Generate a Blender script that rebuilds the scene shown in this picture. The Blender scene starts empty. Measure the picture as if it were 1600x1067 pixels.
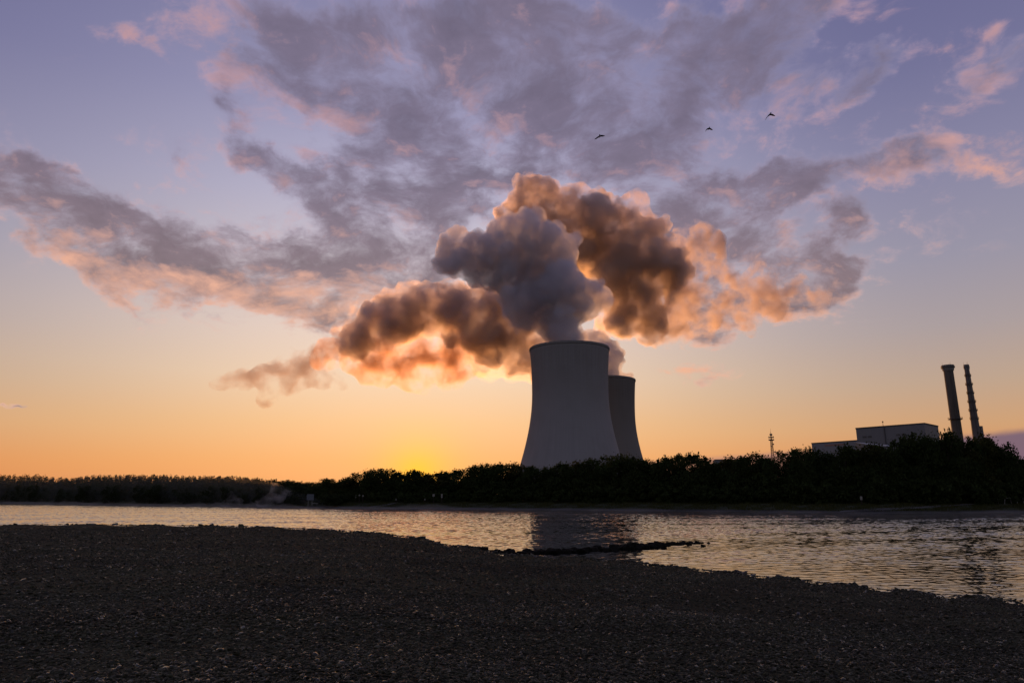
import bpy, bmesh, math, random
import numpy as np
from mathutils import Vector, Matrix, noise as mnoise

R = math.radians
scene = bpy.context.scene
COL = scene.collection
random.seed(7)
rng = np.random.default_rng(11)

# ------------------------------------------------------------------ camera
CAM_Z = 3.4
PITCH = math.atan((777.0 - 533.5) / 1066.667)
FPX = 1066.667
CP, SP = math.cos(PITCH), math.sin(PITCH)
cam_d = bpy.data.cameras.new('camera')
cam_d.sensor_width = 36.0
cam_d.lens = 24.0
cam_d.clip_start = 0.1
cam_d.clip_end = 40000
cam = bpy.data.objects.new('camera', cam_d)
cam.location = (0, 0, CAM_Z)
cam.rotation_euler = (math.pi / 2 + PITCH, 0, 0)
COL.objects.link(cam)
scene.camera = cam


def ray(px, py):
    u = (px - 800) / FPX
    v = (533.5 - py) / FPX
    return Vector((u, CP - v * SP, SP + v * CP))


def at(px, py, Y):
    r = ray(px, py)
    return Vector((0, 0, CAM_Z)) + r * (Y / r.y)


def on_z(px, py, z):
    r = ray(px, py)
    return Vector((0, 0, CAM_Z)) + r * ((z - CAM_Z) / r.z)


def azel(px, py):
    r = ray(px, py).normalized()
    return math.degrees(math.atan2(r.x, r.y)), math.degrees(math.asin(r.z))


# ------------------------------------------------------------------ colour
def lin(c):
    return tuple(((x / 255) / 12.92 if x / 255 <= 0.04045 else ((x / 255 + 0.055) / 1.055) ** 2.4) for x in c)


# ------------------------------------------------------------------ objects
def tag(o, label=None, cat=None, group=None, kind=None):
    if label: o['label'] = label
    if cat: o['category'] = cat
    if group: o['group'] = group
    if kind: o['kind'] = kind
    return o


def mesh_obj(name, me, mat=None, parent=None):
    o = bpy.data.objects.new(name, me)
    if mat is not None:
        me.materials.clear()
        me.materials.append(mat)
    COL.objects.link(o)
    if parent is not None:
        o.parent = parent
    return o


def empty(name, loc=(0, 0, 0), rz=0.0):
    o = bpy.data.objects.new(name, None)
    o.location = loc
    o.rotation_euler = (0, 0, rz)
    o.empty_display_size = 0.1
    COL.objects.link(o)
    return o


def np_mesh(name, verts, faces, smooth=False):
    """verts (n,3), faces (m,k) with constant k"""
    me = bpy.data.meshes.new(name)
    verts = np.asarray(verts, dtype=np.float32)
    faces = np.asarray(faces, dtype=np.int32)
    n, m, k = len(verts), len(faces), faces.shape[1]
    me.vertices.add(n)
    me.vertices.foreach_set('co', verts.ravel())
    me.loops.add(m * k)
    me.loops.foreach_set('vertex_index', faces.ravel())
    me.polygons.add(m)
    me.polygons.foreach_set('loop_start', np.arange(0, m * k, k, dtype=np.int32))
    me.polygons.foreach_set('loop_total', np.full(m, k, dtype=np.int32))
    if smooth:
        me.polygons.foreach_set('use_smooth', np.ones(m, dtype=bool))
    me.update(calc_edges=True)
    return me


def bm_mesh(name, bm, smooth=False):
    me = bpy.data.meshes.new(name)
    bm.to_mesh(me)
    bm.free()
    if smooth:
        for p in me.polygons: p.use_smooth = True
    return me


def bm_box(bm, c, s, rot=None):
    r = bmesh.ops.create_cube(bm, size=1.0)
    M_ = Matrix.Translation(c) @ (rot.to_4x4() if rot else Matrix.Identity(4)) @ Matrix.Diagonal((s[0], s[1], s[2], 1))
    bmesh.ops.transform(bm, matrix=M_, verts=r['verts'])
    return r['verts']


def bm_bar(bm, a, b, r1, r2=None, seg=8):
    a, b = Vector(a), Vector(b)
    r2 = r1 if r2 is None else r2
    d = b - a
    L = d.length
    if L < 1e-6: return
    q = d.to_track_quat('Z', 'Y')
    bmesh.ops.create_cone(bm, cap_ends=True, segments=seg, radius1=r1, radius2=r2, depth=L,
                          matrix=Matrix.Translation((a + b) / 2) @ q.to_matrix().to_4x4())


def bm_lathe(bm, prof, seg=64, close=False):
    """prof list of (r,z)"""
    rings = []
    for r, z in prof:
        rings.append([bm.verts.new((r * math.cos(2 * math.pi * i / seg), r * math.sin(2 * math.pi * i / seg), z)) for i in range(seg)])
    n = len(rings)
    rr = range(n if close else n - 1)
    for j in rr:
        A, B = rings[j], rings[(j + 1) % n]
        for i in range(seg):
            bm.faces.new((A[i], A[(i + 1) % seg], B[(i + 1) % seg], B[i]))
    return rings


def px_size(px, Y, py):
    """metres per pixel at depth Y"""
    r = ray(px, py)
    return Y / r.y / FPX


def ico(sub):
    bm = bmesh.new()
    bmesh.ops.create_icosphere(bm, subdivisions=sub, radius=1.0)
    v = np.array([w.co[:] for w in bm.verts])
    f = np.array([[w.index for w in fc.verts] for fc in bm.faces])
    bm.free()
    return v, f


# ------------------------------------------------------------------ material helpers
class NT:
    def __init__(self, tree):
        self.t = tree
        tree.nodes.clear()

    def n(self, typ, **kw):
        nd = self.t.nodes.new(typ)
        for k, v in kw.items():
            setattr(nd, k, v)
        return nd

    def link(self, a, b):
        self.t.links.new(a, b)

    def put(self, sock, v):
        if isinstance(v, bpy.types.NodeSocket):
            self.link(v, sock)
        else:
            sock.default_value = v

    def m(self, op, a, b=None, c=None, clamp=False):
        nd = self.n('ShaderNodeMath', operation=op)
        nd.use_clamp = clamp
        self.put(nd.inputs[0], a)
        if b is not None: self.put(nd.inputs[1], b)
        if c is not None: self.put(nd.inputs[2], c)
        return nd.outputs[0]

    def v(self, op, a, b=None, scale=None):
        nd = self.n('ShaderNodeVectorMath', operation=op)
        self.put(nd.inputs[0], a)
        if b is not None: self.put(nd.inputs[1], b)
        if scale is not None: self.put(nd.inputs['Scale'], scale)
        return nd.outputs['Value'] if op in ('LENGTH', 'DOT_PRODUCT', 'DISTANCE') else nd.outputs[0]

    def ss(self, x, a, b, lo=0.0, hi=1.0, kind='SMOOTHSTEP'):
        nd = self.n('ShaderNodeMapRange', interpolation_type=kind)
        self.put(nd.inputs['Value'], x)
        self.put(nd.inputs['From Min'], a)
        self.put(nd.inputs['From Max'], b)
        self.put(nd.inputs['To Min'], lo)
        self.put(nd.inputs['To Max'], hi)
        return nd.outputs['Result']

    def noise(self, vec, scale, detail=4.0, rough=0.5, dist=0.0, color=False, lac=2.0):
        nd = self.n('ShaderNodeTexNoise')
        nd.normalize = True
        self.put(nd.inputs['Vector'], vec)
        nd.inputs['Scale'].default_value = scale
        nd.inputs['Detail'].default_value = detail
        nd.inputs['Roughness'].default_value = rough
        nd.inputs['Lacunarity'].default_value = lac
        nd.inputs['Distortion'].default_value = dist
        return nd.outputs['Color'] if color else nd.outputs['Fac']

    def mix(self, f, a, b, blend='MIX'):
        nd = self.n('ShaderNodeMix', data_type='RGBA', blend_type=blend)
        nd.clamp_factor = True
        self.put(nd.inputs[0], f)
        self.put(nd.inputs[6], a if isinstance(a, bpy.types.NodeSocket) else (*a, 1.0))
        self.put(nd.inputs[7], b if isinstance(b, bpy.types.NodeSocket) else (*b, 1.0))
        return nd.outputs[2]

    def ramp(self, fac, stops):
        nd = self.n('ShaderNodeValToRGB')
        self.put(nd.inputs[0], fac)
        e = nd.color_ramp.elements
        while len(e) < len(stops): e.new(0.5)
        for el, (p, c) in zip(e, stops):
            el.position = p
            el.color = (*c, 1.0)
        return nd.outputs[0]


def material(name):
    m = bpy.data.materials.new(name)
    m.use_nodes = True
    t = NT(m.node_tree)
    out = t.n('ShaderNodeOutputMaterial')
    return m, t, out


def surf_mat(name, col_a, col_b, scale=1.0, rough=0.8, bump=0.0, bump_scale=None, detail=6.0, stretch=(1, 1, 1), coords='Object', spec=0.3):
    m, t, out = material(name)
    tc = t.n('ShaderNodeTexCoord').outputs[coords]
    vec = t.v('MULTIPLY', tc, stretch)
    nz = t.noise(vec, scale, detail, 0.6)
    col = t.mix(t.ss(nz, 0.3, 0.7), col_a, col_b)
    p = t.n('ShaderNodeBsdfPrincipled')
    t.link(col, p.inputs['Base Color'])
    p.inputs['Roughness'].default_value = rough
    p.inputs['Specular IOR Level'].default_value = spec
    if bump:
        nb = t.noise(vec, bump_scale or scale * 4, 6, 0.6)
        b = t.n('ShaderNodeBump')
        b.inputs['Strength'].default_value = bump
        b.inputs['Distance'].default_value = 0.1
        t.link(nb, b.inputs['Height'])
        t.link(b.outputs[0], p.inputs['Normal'])
    t.link(p.outputs[0], out.inputs['Surface'])
    return m


# ------------------------------------------------------------------ sun + world
SUN_AZ, SUN_EL = azel(652, 742)
SUN_EL = 1.9
sd = Vector((math.sin(R(SUN_AZ)) * math.cos(R(SUN_EL)), math.cos(R(SUN_AZ)) * math.cos(R(SUN_EL)), math.sin(R(SUN_EL))))
sun_d = bpy.data.lights.new('sun', 'SUN')
sun_d.energy = 3.4
sun_d.angle = R(0.5)
sun_d.color = (1.0, 0.43, 0.14)
sun = bpy.data.objects.new('sun', sun_d)
sun.rotation_euler = sd.to_track_quat('Z', 'Y').to_euler()
sun.location = (0, 0, 500)
COL.objects.link(sun)

world = bpy.data.worlds.new('World')
scene.world = world
world.use_nodes = True


def build_world():
    w = NT(world.node_tree)
    out = w.n('ShaderNodeOutputWorld')
    bg = w.n('ShaderNodeBackground')
    w.link(bg.outputs[0], out.inputs[0])
    D = w.n('ShaderNodeTexCoord').outputs['Generated']
    sep = w.n('ShaderNodeSeparateXYZ')
    w.link(D, sep.inputs[0])
    x, y, z = sep.outputs
    az = w.m('MULTIPLY', w.m('ARCTAN2', x, y), 57.2958)
    el = w.m('MULTIPLY', w.m('ARCSINE', z), 57.2958)
    sky = w.n('ShaderNodeTexSky', sky_type='NISHITA')
    sky.sun_disc = False
    sky.sun_elevation = R(SUN_EL)
    sky.sun_rotation = R(SUN_AZ)
    sky.air_density = 1.3
    sky.dust_density = 2.5
    sky.ozone_density = 3.0
    nish = w.v('SCALE', sky.outputs[0], scale=0.006)

    # graded dawn sky: warm low band toward the sun, violet above and behind
    e01 = w.m('DIVIDE', w.m('MAXIMUM', el, 0.0), 90.0)

    def rp(st):
        return w.ramp(e01, [(e / 90.0, lin(c)) for e, c in st])
    sunward = rp([(0, (251, 164, 84)), (3, (251, 178, 100)), (6, (247, 194, 134)), (9.5, (242, 208, 172)), (13.5, (232, 208, 192)),
                  (18, (210, 198, 200)), (24, (186, 181, 202)), (31, (158, 155, 187)), (40, (130, 129, 166)), (60, (100, 102, 138)), (90, (84, 89, 128))])
    side = rp([(0, (217, 132, 78)), (2.5, (221, 148, 92)), (5, (212, 164, 120)), (8, (194, 166, 143)), (12, (174, 160, 160)),
               (17, (156, 151, 168)), (23, (140, 137, 166)), (30, (118, 117, 154)), (40, (100, 100, 143)), (60, (92, 95, 132)), (90, (84, 89, 128))])
    anti = rp([(0, (150, 138, 136)), (6, (152, 142, 142)), (15, (142, 138, 146)), (30, (128, 126, 144)), (60, (104, 106, 134)), (90, (84, 89, 128))])
    dz = w.m('ABSOLUTE', w.m('SUBTRACT', az, SUN_AZ))
    c = w.mix(w.ss(dz, 4, 42), sunward, side)
    c = w.mix(w.ss(dz, 45, 140), c, anti)
    c = w.v('SCALE', c, scale=0.96)
    c = w.v('ADD', c, nish)
    # aureole of the sun that is about to clear the trees
    ang = w.m('MULTIPLY', w.m('ARCCOSINE', w.v('DOT_PRODUCT', D, tuple(sd))), 57.2958)
    g1 = w.m('EXPONENT', w.m('MULTIPLY', w.m('POWER', w.m('DIVIDE', ang, 2.5), 1.5), -1.0))
    g2 = w.m('EXPONENT', w.m('DIVIDE', ang, -9.0))
    c = w.v('ADD', c, w.v('SCALE', (0.24, 0.14, -0.12), scale=g1))
    c = w.v('ADD', c, w.v('SCALE', (0.03, 0.02, 0.0), scale=g2))

    g3 = w.m('EXPONENT', w.m('MULTIPLY', w.m('POWER', w.m('DIVIDE', ang, 24.0), 2.0), -1.0))
    c = w.v('ADD', c, w.v('SCALE', (0.06, 0.055, 0.065), scale=g3))

    # ---- cloud sheet: projected on a plane so it foreshortens toward the horizon
    zz = w.m('ADD', w.m('MAXIMUM', z, 0.0), 0.34)
    P = w.v('DIVIDE', D, w.n('ShaderNodeCombineXYZ').outputs[0])
    cmb = P.node.inputs[1].links[0].from_node
    w.link(zz, cmb.inputs[0]); w.link(zz, cmb.inputs[1]); cmb.inputs[2].default_value = 1e6
    wc = w.noise(P, 2.4, 4.0, 0.55, color=True)
    Pw = w.v('ADD', P, w.v('SCALE', w.v('SUBTRACT', wc, (0.5, 0.5, 0.5)), scale=0.20))
    n1 = w.noise(Pw, 8.0, 10.0, 0.60)
    n2 = w.noise(Pw, 21.0, 7.0, 0.62)
    nA = w.m('ADD', n1, w.m('MULTIPLY', w.m('SUBTRACT', n2, 0.5), 0.50))
    sh = (math.sin(R(SUN_AZ)) * 0.035, math.cos(R(SUN_AZ)) * 0.035, 0)
    nB = w.noise(w.v('ADD', Pw, sh), 8.0, 6.0, 0.60)
    # placement masks in azimuth/elevation, their edges broken by noise
    AE = w.n('ShaderNodeCombineXYZ')
    w.link(az, AE.inputs[0]); w.link(el, AE.inputs[1])
    wn = w.noise(AE.outputs[0], 0.11, 5.0, 0.6, color=True)
    AEw = w.v('ADD', AE.outputs[0], w.v('SCALE', w.v('SUBTRACT', wn, (0.5, 0.5, 0.5)), scale=8.5))

    def blobs(lst):
        acc = None
        for (px, py, rx, ry, rot, wt) in lst:
            a0, e0 = azel(px, py)
            a1, _ = azel(px + rx, py)
            _, e1 = azel(px, py - ry)
            mp = w.n('ShaderNodeMapping', vector_type='TEXTURE')
            w.link(AEw, mp.inputs[0])
            mp.inputs['Location'].default_value = (a0, e0, 0)
            mp.inputs['Rotation'].default_value = (0, 0, R(-rot))
            mp.inputs['Scale'].default_value = (abs(a1 - a0), abs(e1 - e0), 1000)
            g = w.n('ShaderNodeTexGradient', gradient_type='SPHERICAL')
            w.link(mp.outputs[0], g.inputs[0])
            acc = w.m('MULTIPLY_ADD', g.outputs[1], wt, acc if acc is not None else 0.0)
        return acc
    grey = blobs(GREY)
    pink = blobs(PINK)
    cover = w.m('ADD', w.m('MINIMUM', grey, 1.1), w.m('MULTIPLY', w.m('MINIMUM', pink, 1.0), 0.8))
    cover = w.m('MINIMUM', cover, 0.95)
    dA = w.m('ADD', w.m('MULTIPLY', w.m('SUBTRACT', nA, 0.5), 2.7), w.m('SUBTRACT', w.m('MULTIPLY', cover, 1.15), 0.40))
    alpha = w.ss(dA, -0.16, 0.50)
    dens = w.ss(dA, 0.05, 1.15)
    alpha = w.m('MULTIPLY', alpha, w.ss(cover, 0.02, 0.30))
    dens = w.ss(dA, 0.08, 0.95)
    # sun reaches the side of each puff that faces it
    lit = w.m('ADD', w.m('MULTIPLY', w.m('SUBTRACT', nA, nB), 2.6), 0.06)
    lit = w.m('ADD', lit, w.m('MULTIPLY', pink, 0.85))
    lit = w.m('SUBTRACT', lit, w.m('MULTIPLY', dens, 0.30), clamp=True)
    warm = w.ss(el, 10, 31)
    litc = w.mix(warm, lin((244, 182, 148)), lin((206, 156, 154)))
    shade = w.mix(warm, lin((142, 120, 122)), lin((122, 112, 134)))
    thin = w.mix(0.55, c, w.mix(warm, lin((190, 168, 172)), lin((150, 143, 172))))
    cc = w.mix(dens, thin, shade)
    cc = w.v('SCALE', cc, scale=w.m('ADD', w.m('MULTIPLY', w.m('SUBTRACT', nA, nB), 1.1), w.ss(dA, 0.2, 1.3, 1.06, 0.86)))
    cc = w.mix(lit, cc, litc)
    c = w.mix(w.m('MULTIPLY', alpha, 0.92), c, cc)
    # low bank of cloud along the right-hand horizon
    bk = [azel(1010, 719), azel(1320, 698), azel(1600, 669)]
    top = w.ss(az, bk[0][0], bk[1][0], bk[0][1], bk[1][1], 'LINEAR')
    top = w.m('ADD', top, w.ss(az, bk[1][0], bk[2][0], 0.0, bk[2][1] - bk[1][1], 'LINEAR'))
    top = w.m('ADD', top, w.m('MULTIPLY', w.m('SUBTRACT', w.noise(AE.outputs[0], 0.25, 4.0, 0.5), 0.5), 0.5))
    bank = w.m('SUBTRACT', 1.0, w.ss(w.m('SUBTRACT', el, top), -0.45, 0.16))
    bank = w.m('MULTIPLY', bank, w.ss(az, 6.5, 12.0))
    bank = w.m('MULTIPLY', bank, w.m('SUBTRACT', 1.0, w.ss(az, 60.0, 90.0)))
    bc = w.mix(w.ss(az, 12, 37), lin((196, 142, 118)), lin((112, 94, 116)))
    c = w.mix(w.m('MULTIPLY', bank, 0.9), c, bc)
    # below the horizon
    c = w.mix(w.ss(z, -0.03, 0.0), (0.03, 0.03, 0.03), c)
    w.link(c, bg.inputs[0])
    bg.inputs[1].default_value = 1.0
    world.cycles.sampling_method = 'MANUAL'
    world.cycles.sample_map_resolution = 512


GREY = [
    (800, 170, 800, 380, 0, 0.75), (250, 380, 460, 170, 12, 0.45), (1250, 370, 420, 200, 0, 0.5), (620, 430, 320, 140, 0, 0.5), (1150, 60, 500, 180, 0, 0.35),
      # px, py, rx, ry, rot(deg, clockwise in the picture), weight
    (40, 285, 130, 60, 18, 1.1), (170, 330, 150, 55, 24, 1.3), (290, 395, 190, 65, 10, 1.25), (450, 415, 160, 60, 8, 1.25),
    (120, 370, 120, 40, 15, 0.7), (420, 245, 90, 48, 15, 1.2), (540, 315, 140, 80, 25, 1.2), (330, 340, 130, 30, 8, 0.6),
    (340, 160, 60, 45, 0, 0.7), (430, 60, 170, 90, 20, 0.6), (600, 90, 220, 120, 0, 0.95), (660, 240, 150, 90, 0, 1.0), (560, 420, 140, 70, 10, 0.75),
    (760, 60, 280, 120, 0, 0.85), (760, 210, 180, 110, 0, 0.85), (720, 330, 90, 50, 0, 0.9), (940, 110, 260, 130, 0, 0.95), (1000, 230, 160, 110, 0, 0.85),
    (1200, 20, 240, 70, -8, 0.9), (1110, 120, 110, 70, 0, 0.6), (640, 400, 110, 60, 0, 0.7),
    (1120, 320, 170, 60, 0, 1.0), (1240, 290, 130, 50, -10, 0.9), (1330, 350, 60, 45, 25, 0.9), (1120, 380, 120, 60, 15, 1.0),
    (1300, 395, 110, 25, 0, 0.6), (1240, 445, 130, 50, 10, 1.1), (1150, 490, 130, 45, -10, 0.8), (1090, 450, 120, 80, 0, 0.8), (1330, 432, 50, 22, -10, 0.7),
    (1390, 115, 140, 45, -12, 0.8), (1550, 100, 140, 60, -15, 0.6), (1400, 250, 110, 60, 0, 0.8), (22, 637, 30, 10, 0, 0.9),
]
PINK = [
    (1070, 585, 110, 26, -6, 1.0),     (330, 70, 170, 70, 25, 0.42), (210, 60, 80, 28, 20, 0.6), (540, 170, 90, 50, 10, 0.4), (290, 450, 260, 55, 12, 0.88), (470, 470, 180, 55, 15, 0.85), (100, 395, 120, 40, 15, 0.7),
    (1400, 270, 150, 60, -8, 0.5), (1550, 225, 150, 60, 0, 0.7), (1480, 170, 120, 40, -20, 0.35), (1530, 65, 80, 35, -20, 0.45), (1250, 480, 120, 40, -8, 0.6),
    (600, 470, 150, 70, 0, 0.7), (1090, 500, 140, 60, 0, 0.8),
]
build_world()

# ------------------------------------------------------------------ render settings
scene.view_settings.view_transform = 'Standard'
scene.view_settings.look = 'None'
scene.view_settings.exposure = 0.0
scene.view_settings.gamma = 1.0
scene.render.engine = 'CYCLES'
cy = scene.cycles
cy.max_bounces = 10
cy.diffuse_bounces = 3
cy.glossy_bounces = 3
cy.transmission_bounces = 2
cy.volume_bounces = 5
cy.transparent_max_bounces = 24
cy.volume_step_rate = 0.15
cy.volume_max_steps = 256
cy.use_denoising = True
cy.use_adaptive_sampling = True
cy.adaptive_threshold = 0.012
cy.sample_clamp_indirect = 4.0
cy.caustics_reflective = False
cy.caustics_refractive = False

# ================================================================== SHORELINES
NEAR = [(-700, 822), (-300, 821.5), (0, 821), (75, 819.5), (135, 819.5), (265, 821), (400, 823), (470, 826), (540, 830), (600, 834), (660, 842.5),
        (690, 850), (720, 853), (750, 857), (775, 864), (800, 868), (850, 870), (900, 871), (960, 875), (1000, 880), (1060, 887), (1130, 894), (1200, 901),
        (1300, 912), (1400, 923), (1500, 932), (1600, 941), (1800, 958)]
near_pts = [on_z(px, py, 0.0) for px, py in NEAR]
near_az = [math.atan2(p.x, p.y) for p in near_pts]
near_r = [math.hypot(p.x, p.y) for p in near_pts]
# round the back of the camera the bank carries on: inland on the left, river on the right
ext_az = [R(-180), R(-120), R(-85)] + near_az + [R(62), R(90), R(120), R(150), R(180)]
ext_r = [900, 500, 180] + near_r + [14.5, 14.0, 18.0, 60.0, 900.0]


def shore_r(a):
    return np.interp(a, ext_az, ext_r)


FAR = [(-1500, 785), (-600, 785.5), (0, 786.5), (100, 788), (200, 789), (300, 790), (400, 792), (440, 793), (500, 793.5), (600, 794.8), (700, 795.5), (800, 796),
       (900, 797), (1000, 798), (1100, 799), (1200, 800.3), (1300, 801.3), (1400, 802), (1500, 801.5), (1600, 800.5), (1900, 799.5), (2600, 799.5)]
far_pts = [on_z(px, py, 0.0) for px, py in FAR]
far_az = [math.atan2(p.x, p.y) for p in far_pts]
far_r = [math.hypot(p.x, p.y) for p in far_pts]


def bank_z(off, wob=0.0):
    return float(np.interp(off, [-3, 0, 2, 6, 11, 18, 30, 60, 400, 4000], [-0.6, 0, 0.35, 1.0, 1.7, 2.3, 2.6, 2.8, 3.0, 3.0]))


def bank(px, off):
    """ground point of the far bank, `off` metres behind the far waterline, in the direction of picture column px"""
    u = (px - 800) / FPX
    a = math.atan2(u, 1 / 1.0)
    # azimuth of that column near the horizon
    r0 = ray(px, 777)
    a = math.atan2(r0.x, r0.y)
    r = float(np.interp(a, far_az, far_r)) + off
    return Vector((math.sin(a) * r, math.cos(a) * r, bank_z(off)))


# ================================================================== GROUND
def patches(t, tc):
    # damp and dry stretches of the bank
    n = t.noise(t.v('MULTIPLY', tc, (0.09, 0.2, 0.0)), 1.0, 5, 0.62, dist=0.8)
    return t.ss(n, 0.34, 0.66, 0.62, 1.30)


def gravel_mat(name, stone=False):
    m, t, out = material(name)
    tc = t.n('ShaderNodeTexCoord').outputs['Object']
    p = t.n('ShaderNodeBsdfPrincipled')
    if stone:
        geo = t.n('ShaderNodeNewGeometry')
        rnd = geo.outputs['Random Per Island']
        col = t.ramp(rnd, [(0, (0.0082, 0.0085, 0.0048)), (0.3, (0.0235, 0.0245, 0.0138)), (0.6, (0.037, 0.0385, 0.0222)), (0.9, (0.054, 0.0565, 0.034)), (0.985, (0.072, 0.075, 0.055)), (1.0, (0.17, 0.165, 0.14))])  # palest stop paints bright glints onto a few scattered stones
        nz = t.noise(tc, 30, 4, 0.6)
        col = t.mix(t.ss(nz, 0.35, 0.7, 0.0, 0.6), col, (0.011, 0.011, 0.007))
        col = t.v('SCALE', col, scale=patches(t, tc))
        wet = t.m('GREATER_THAN', t.m('FRACT', t.m('MULTIPLY', rnd, 37.0)), 0.86)
        t.link(t.m('SUBTRACT', 0.6, t.m('MULTIPLY', wet, 0.42)), p.inputs['Roughness'])
        t.link(col, p.inputs['Base Color'])
        t.link(t.m('ADD', 0.15, t.m('MULTIPLY', wet, 0.3)), p.inputs['Specular IOR Level'])
    else:
        vo = t.n('ShaderNodeTexVoronoi')
        t.link(t.v('MULTIPLY', tc, (1, 1, 0)), vo.inputs['Vector'])
        vo.inputs['Scale'].default_value = 15.0
        col = t.ramp(t.m('FRACT', t.m('MULTIPLY', vo.outputs['Color'], 3.7)), [(0, (0.0078, 0.0081, 0.0046)), (0.5, (0.0205, 0.0215, 0.0121)), (0.9, (0.036, 0.0375, 0.0222)), (1.0, (0.065, 0.067, 0.043))])
        col = t.v('SCALE', col, scale=patches(t, tc))
        t.link(col, p.inputs['Base Color'])
        p.inputs['Roughness'].default_value = 0.85
        p.inputs['Specular IOR Level'].default_value = 0.06
        b = t.n('ShaderNodeBump')
        b.inputs['Strength'].default_value = 0.9
        b.inputs['Distance'].default_value = 0.05
        h = t.m('ADD', t.m('MULTIPLY', vo.outputs['Distance'], -0.8), t.noise(tc, 4.0, 5, 0.7))
        t.link(h, b.inputs['Height'])
        t.link(b.outputs[0], p.inputs['Normal'])
    t.link(p.outputs[0], out.inputs['Surface'])
    return m


def beach_z(x, y):
    """height of the gravel bank (numpy arrays)"""
    a = np.arctan2(x, y)
    r = np.hypot(x, y)
    Rr = shore_r(a)
    t = r / Rr
    base = 1.8 * (1 - t)
    # gentle humps, and a low old-waterline step across the left
    hump = 0.05 * np.sin(x * 0.31 + 1.3) * np.sin(y * 0.23) + 0.035 * np.sin(x * 0.9 + y * 0.4) + 0.03 * np.sin(y * 1.1 - x * 0.35)
    hump *= np.clip((1 - t) * 3, 0, 1)
    left = np.clip((-a - 0.1) / 0.3, 0, 1)
    step = 0.16 * np.exp(-((r - Rr * 0.72) / 3.0) ** 2) * left
    return base + hump + step + 0.05 * np.sin(a * 90) * np.exp(-((t - 1) / 0.05) ** 2)


def build_beach():
    azs = np.concatenate([np.linspace(-math.pi, -0.95, 120, endpoint=False), np.linspace(-0.95, 0.95, 900, endpoint=False), np.linspace(0.95, math.pi, 160)])
    ts = np.concatenate([[0.0005], np.linspace(0.01, 0.25, 24), np.linspace(0.26, 0.9, 90), np.linspace(0.905, 1.06, 50), [1.12, 1.2, 1.3]])
    A, T = np.meshgrid(azs, ts, indexing='ij')
    Rr = shore_r(A)
    r = T * Rr
    X, Y = np.sin(A) * r, np.cos(A) * r
    Z = beach_z(X, Y)
    verts = np.stack([X, Y, Z], -1).reshape(-1, 3)
    na, nt_ = len(azs), len(ts)
    i, j = np.meshgrid(np.arange(na - 1), np.arange(nt_ - 1), indexing='ij')
    a = (i * nt_ + j).ravel(); b = (i * nt_ + j + 1).ravel(); c = ((i + 1) * nt_ + j + 1).ravel(); d = ((i + 1) * nt_ + j).ravel()
    me = np_mesh('beach', verts, np.stack([a, d, c, b], 1), smooth=True)
    o = mesh_obj('beach', me, gravel_mat('dark gravel bed'))
    tag(o, kind='structure')


build_beach()


def stones(pos, size, sub, flat=(0.25, 0.55), rough=0.22):
    """many pebbles as one mesh"""
    v0, f0 = ico(sub)
    n = len(pos)
    nv = len(v0)
    dirs = rng.normal(size=(n, 6, 3))
    dirs /= np.linalg.norm(dirs, axis=2, keepdims=True)
    amp = rng.uniform(-rough, rough, size=(n, 6))
    V = np.repeat(v0[None], n, 0)
    for k in range(6):
        dt = np.einsum('nvk,nk->nv', V, dirs[:, k])
        V = V * (1 + amp[:, k, None] * np.clip(dt, 0, 1) ** 2)[..., None]
    sc = np.stack([size * rng.uniform(0.75, 1.3, n), size * rng.uniform(0.6, 1.1, n), size * rng.uniform(flat[0], flat[1], n)], 1)
    V = V * sc[:, None, :]
    th = rng.uniform(0, 2 * math.pi, n)
    tl = rng.normal(0, 0.28, (n, 2))
    c, s = np.cos(th), np.sin(th)
    X = V[..., 0] * c[:, None] - V[..., 1] * s[:, None]
    Y = V[..., 0] * s[:, None] + V[..., 1] * c[:, None]
    Z = V[..., 2] + X * tl[:, :1] + Y * tl[:, 1:]
    V = np.stack([X, Y, Z], -1) + pos[:, None, :]
    F = f0[None] + (np.arange(n) * nv)[:, None, None]
    return V.reshape(-1, 3), F.reshape(-1, 3)


def build_pebbles():
    mat = gravel_mat('river pebbles', stone=True)
    half = R(41)

    def scatter(n, r0, r1, tmax=1.03):
        r = np.sqrt(rng.uniform(r0 ** 2, r1 ** 2, n))
        a = rng.uniform(-half, half, n)
        x, y = np.sin(a) * r, np.cos(a) * r
        ok = r < shore_r(a) * tmax
        x, y = x[ok], y[ok]
        return np.stack([x, y, beach_z(x, y)], 1)
    pv, pf, base = [], [], 0
    specs = [(34000, 5.4, 9, 2, 0.0155, 0.5), (64000, 9, 17, 1, 0.0165, 0.5), (46000, 17, 36, 1, 0.024, 0.45), (44000, 34, 90, 0, 0.044, 0.4)]
    for (n, r0, r1, sub, s, var) in specs:
        p = scatter(n, r0, r1)
        sz = s * np.exp(rng.normal(0, var, len(p)))
        sz = np.minimum(sz, s * 2.3)
        p[:, 2] += sz * 0.18
        v, f = stones(p, sz, 1)
        pv.append(v); pf.append(f + base); base += len(v)
    # the broken edge of stones along the waterline
    n = 5200
    a = rng.uniform(-0.75, 0.75, n)
    r = shore_r(a) * (1 + rng.normal(0.0, 0.006, n))
    x, y = np.sin(a) * r, np.cos(a) * r
    p = np.stack([x, y, np.maximum(beach_z(x, y), -0.02)], 1)
    sz = 0.05 * np.exp(rng.normal(0, 0.5, n)) * np.clip(r / 30, 0.6, 1.9)
    v, f = stones(p, sz, 1)
    pv.append(v); pf.append(f + base)
    me = np_mesh('pebbles', np.concatenate(pv), np.concatenate(pf), smooth=True)
    o = mesh_obj('pebbles', me, mat)
    tag(o, 'dark wet river pebbles covering the gravel bank in the foreground', 'pebbles', kind='stuff')


build_pebbles()


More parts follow.
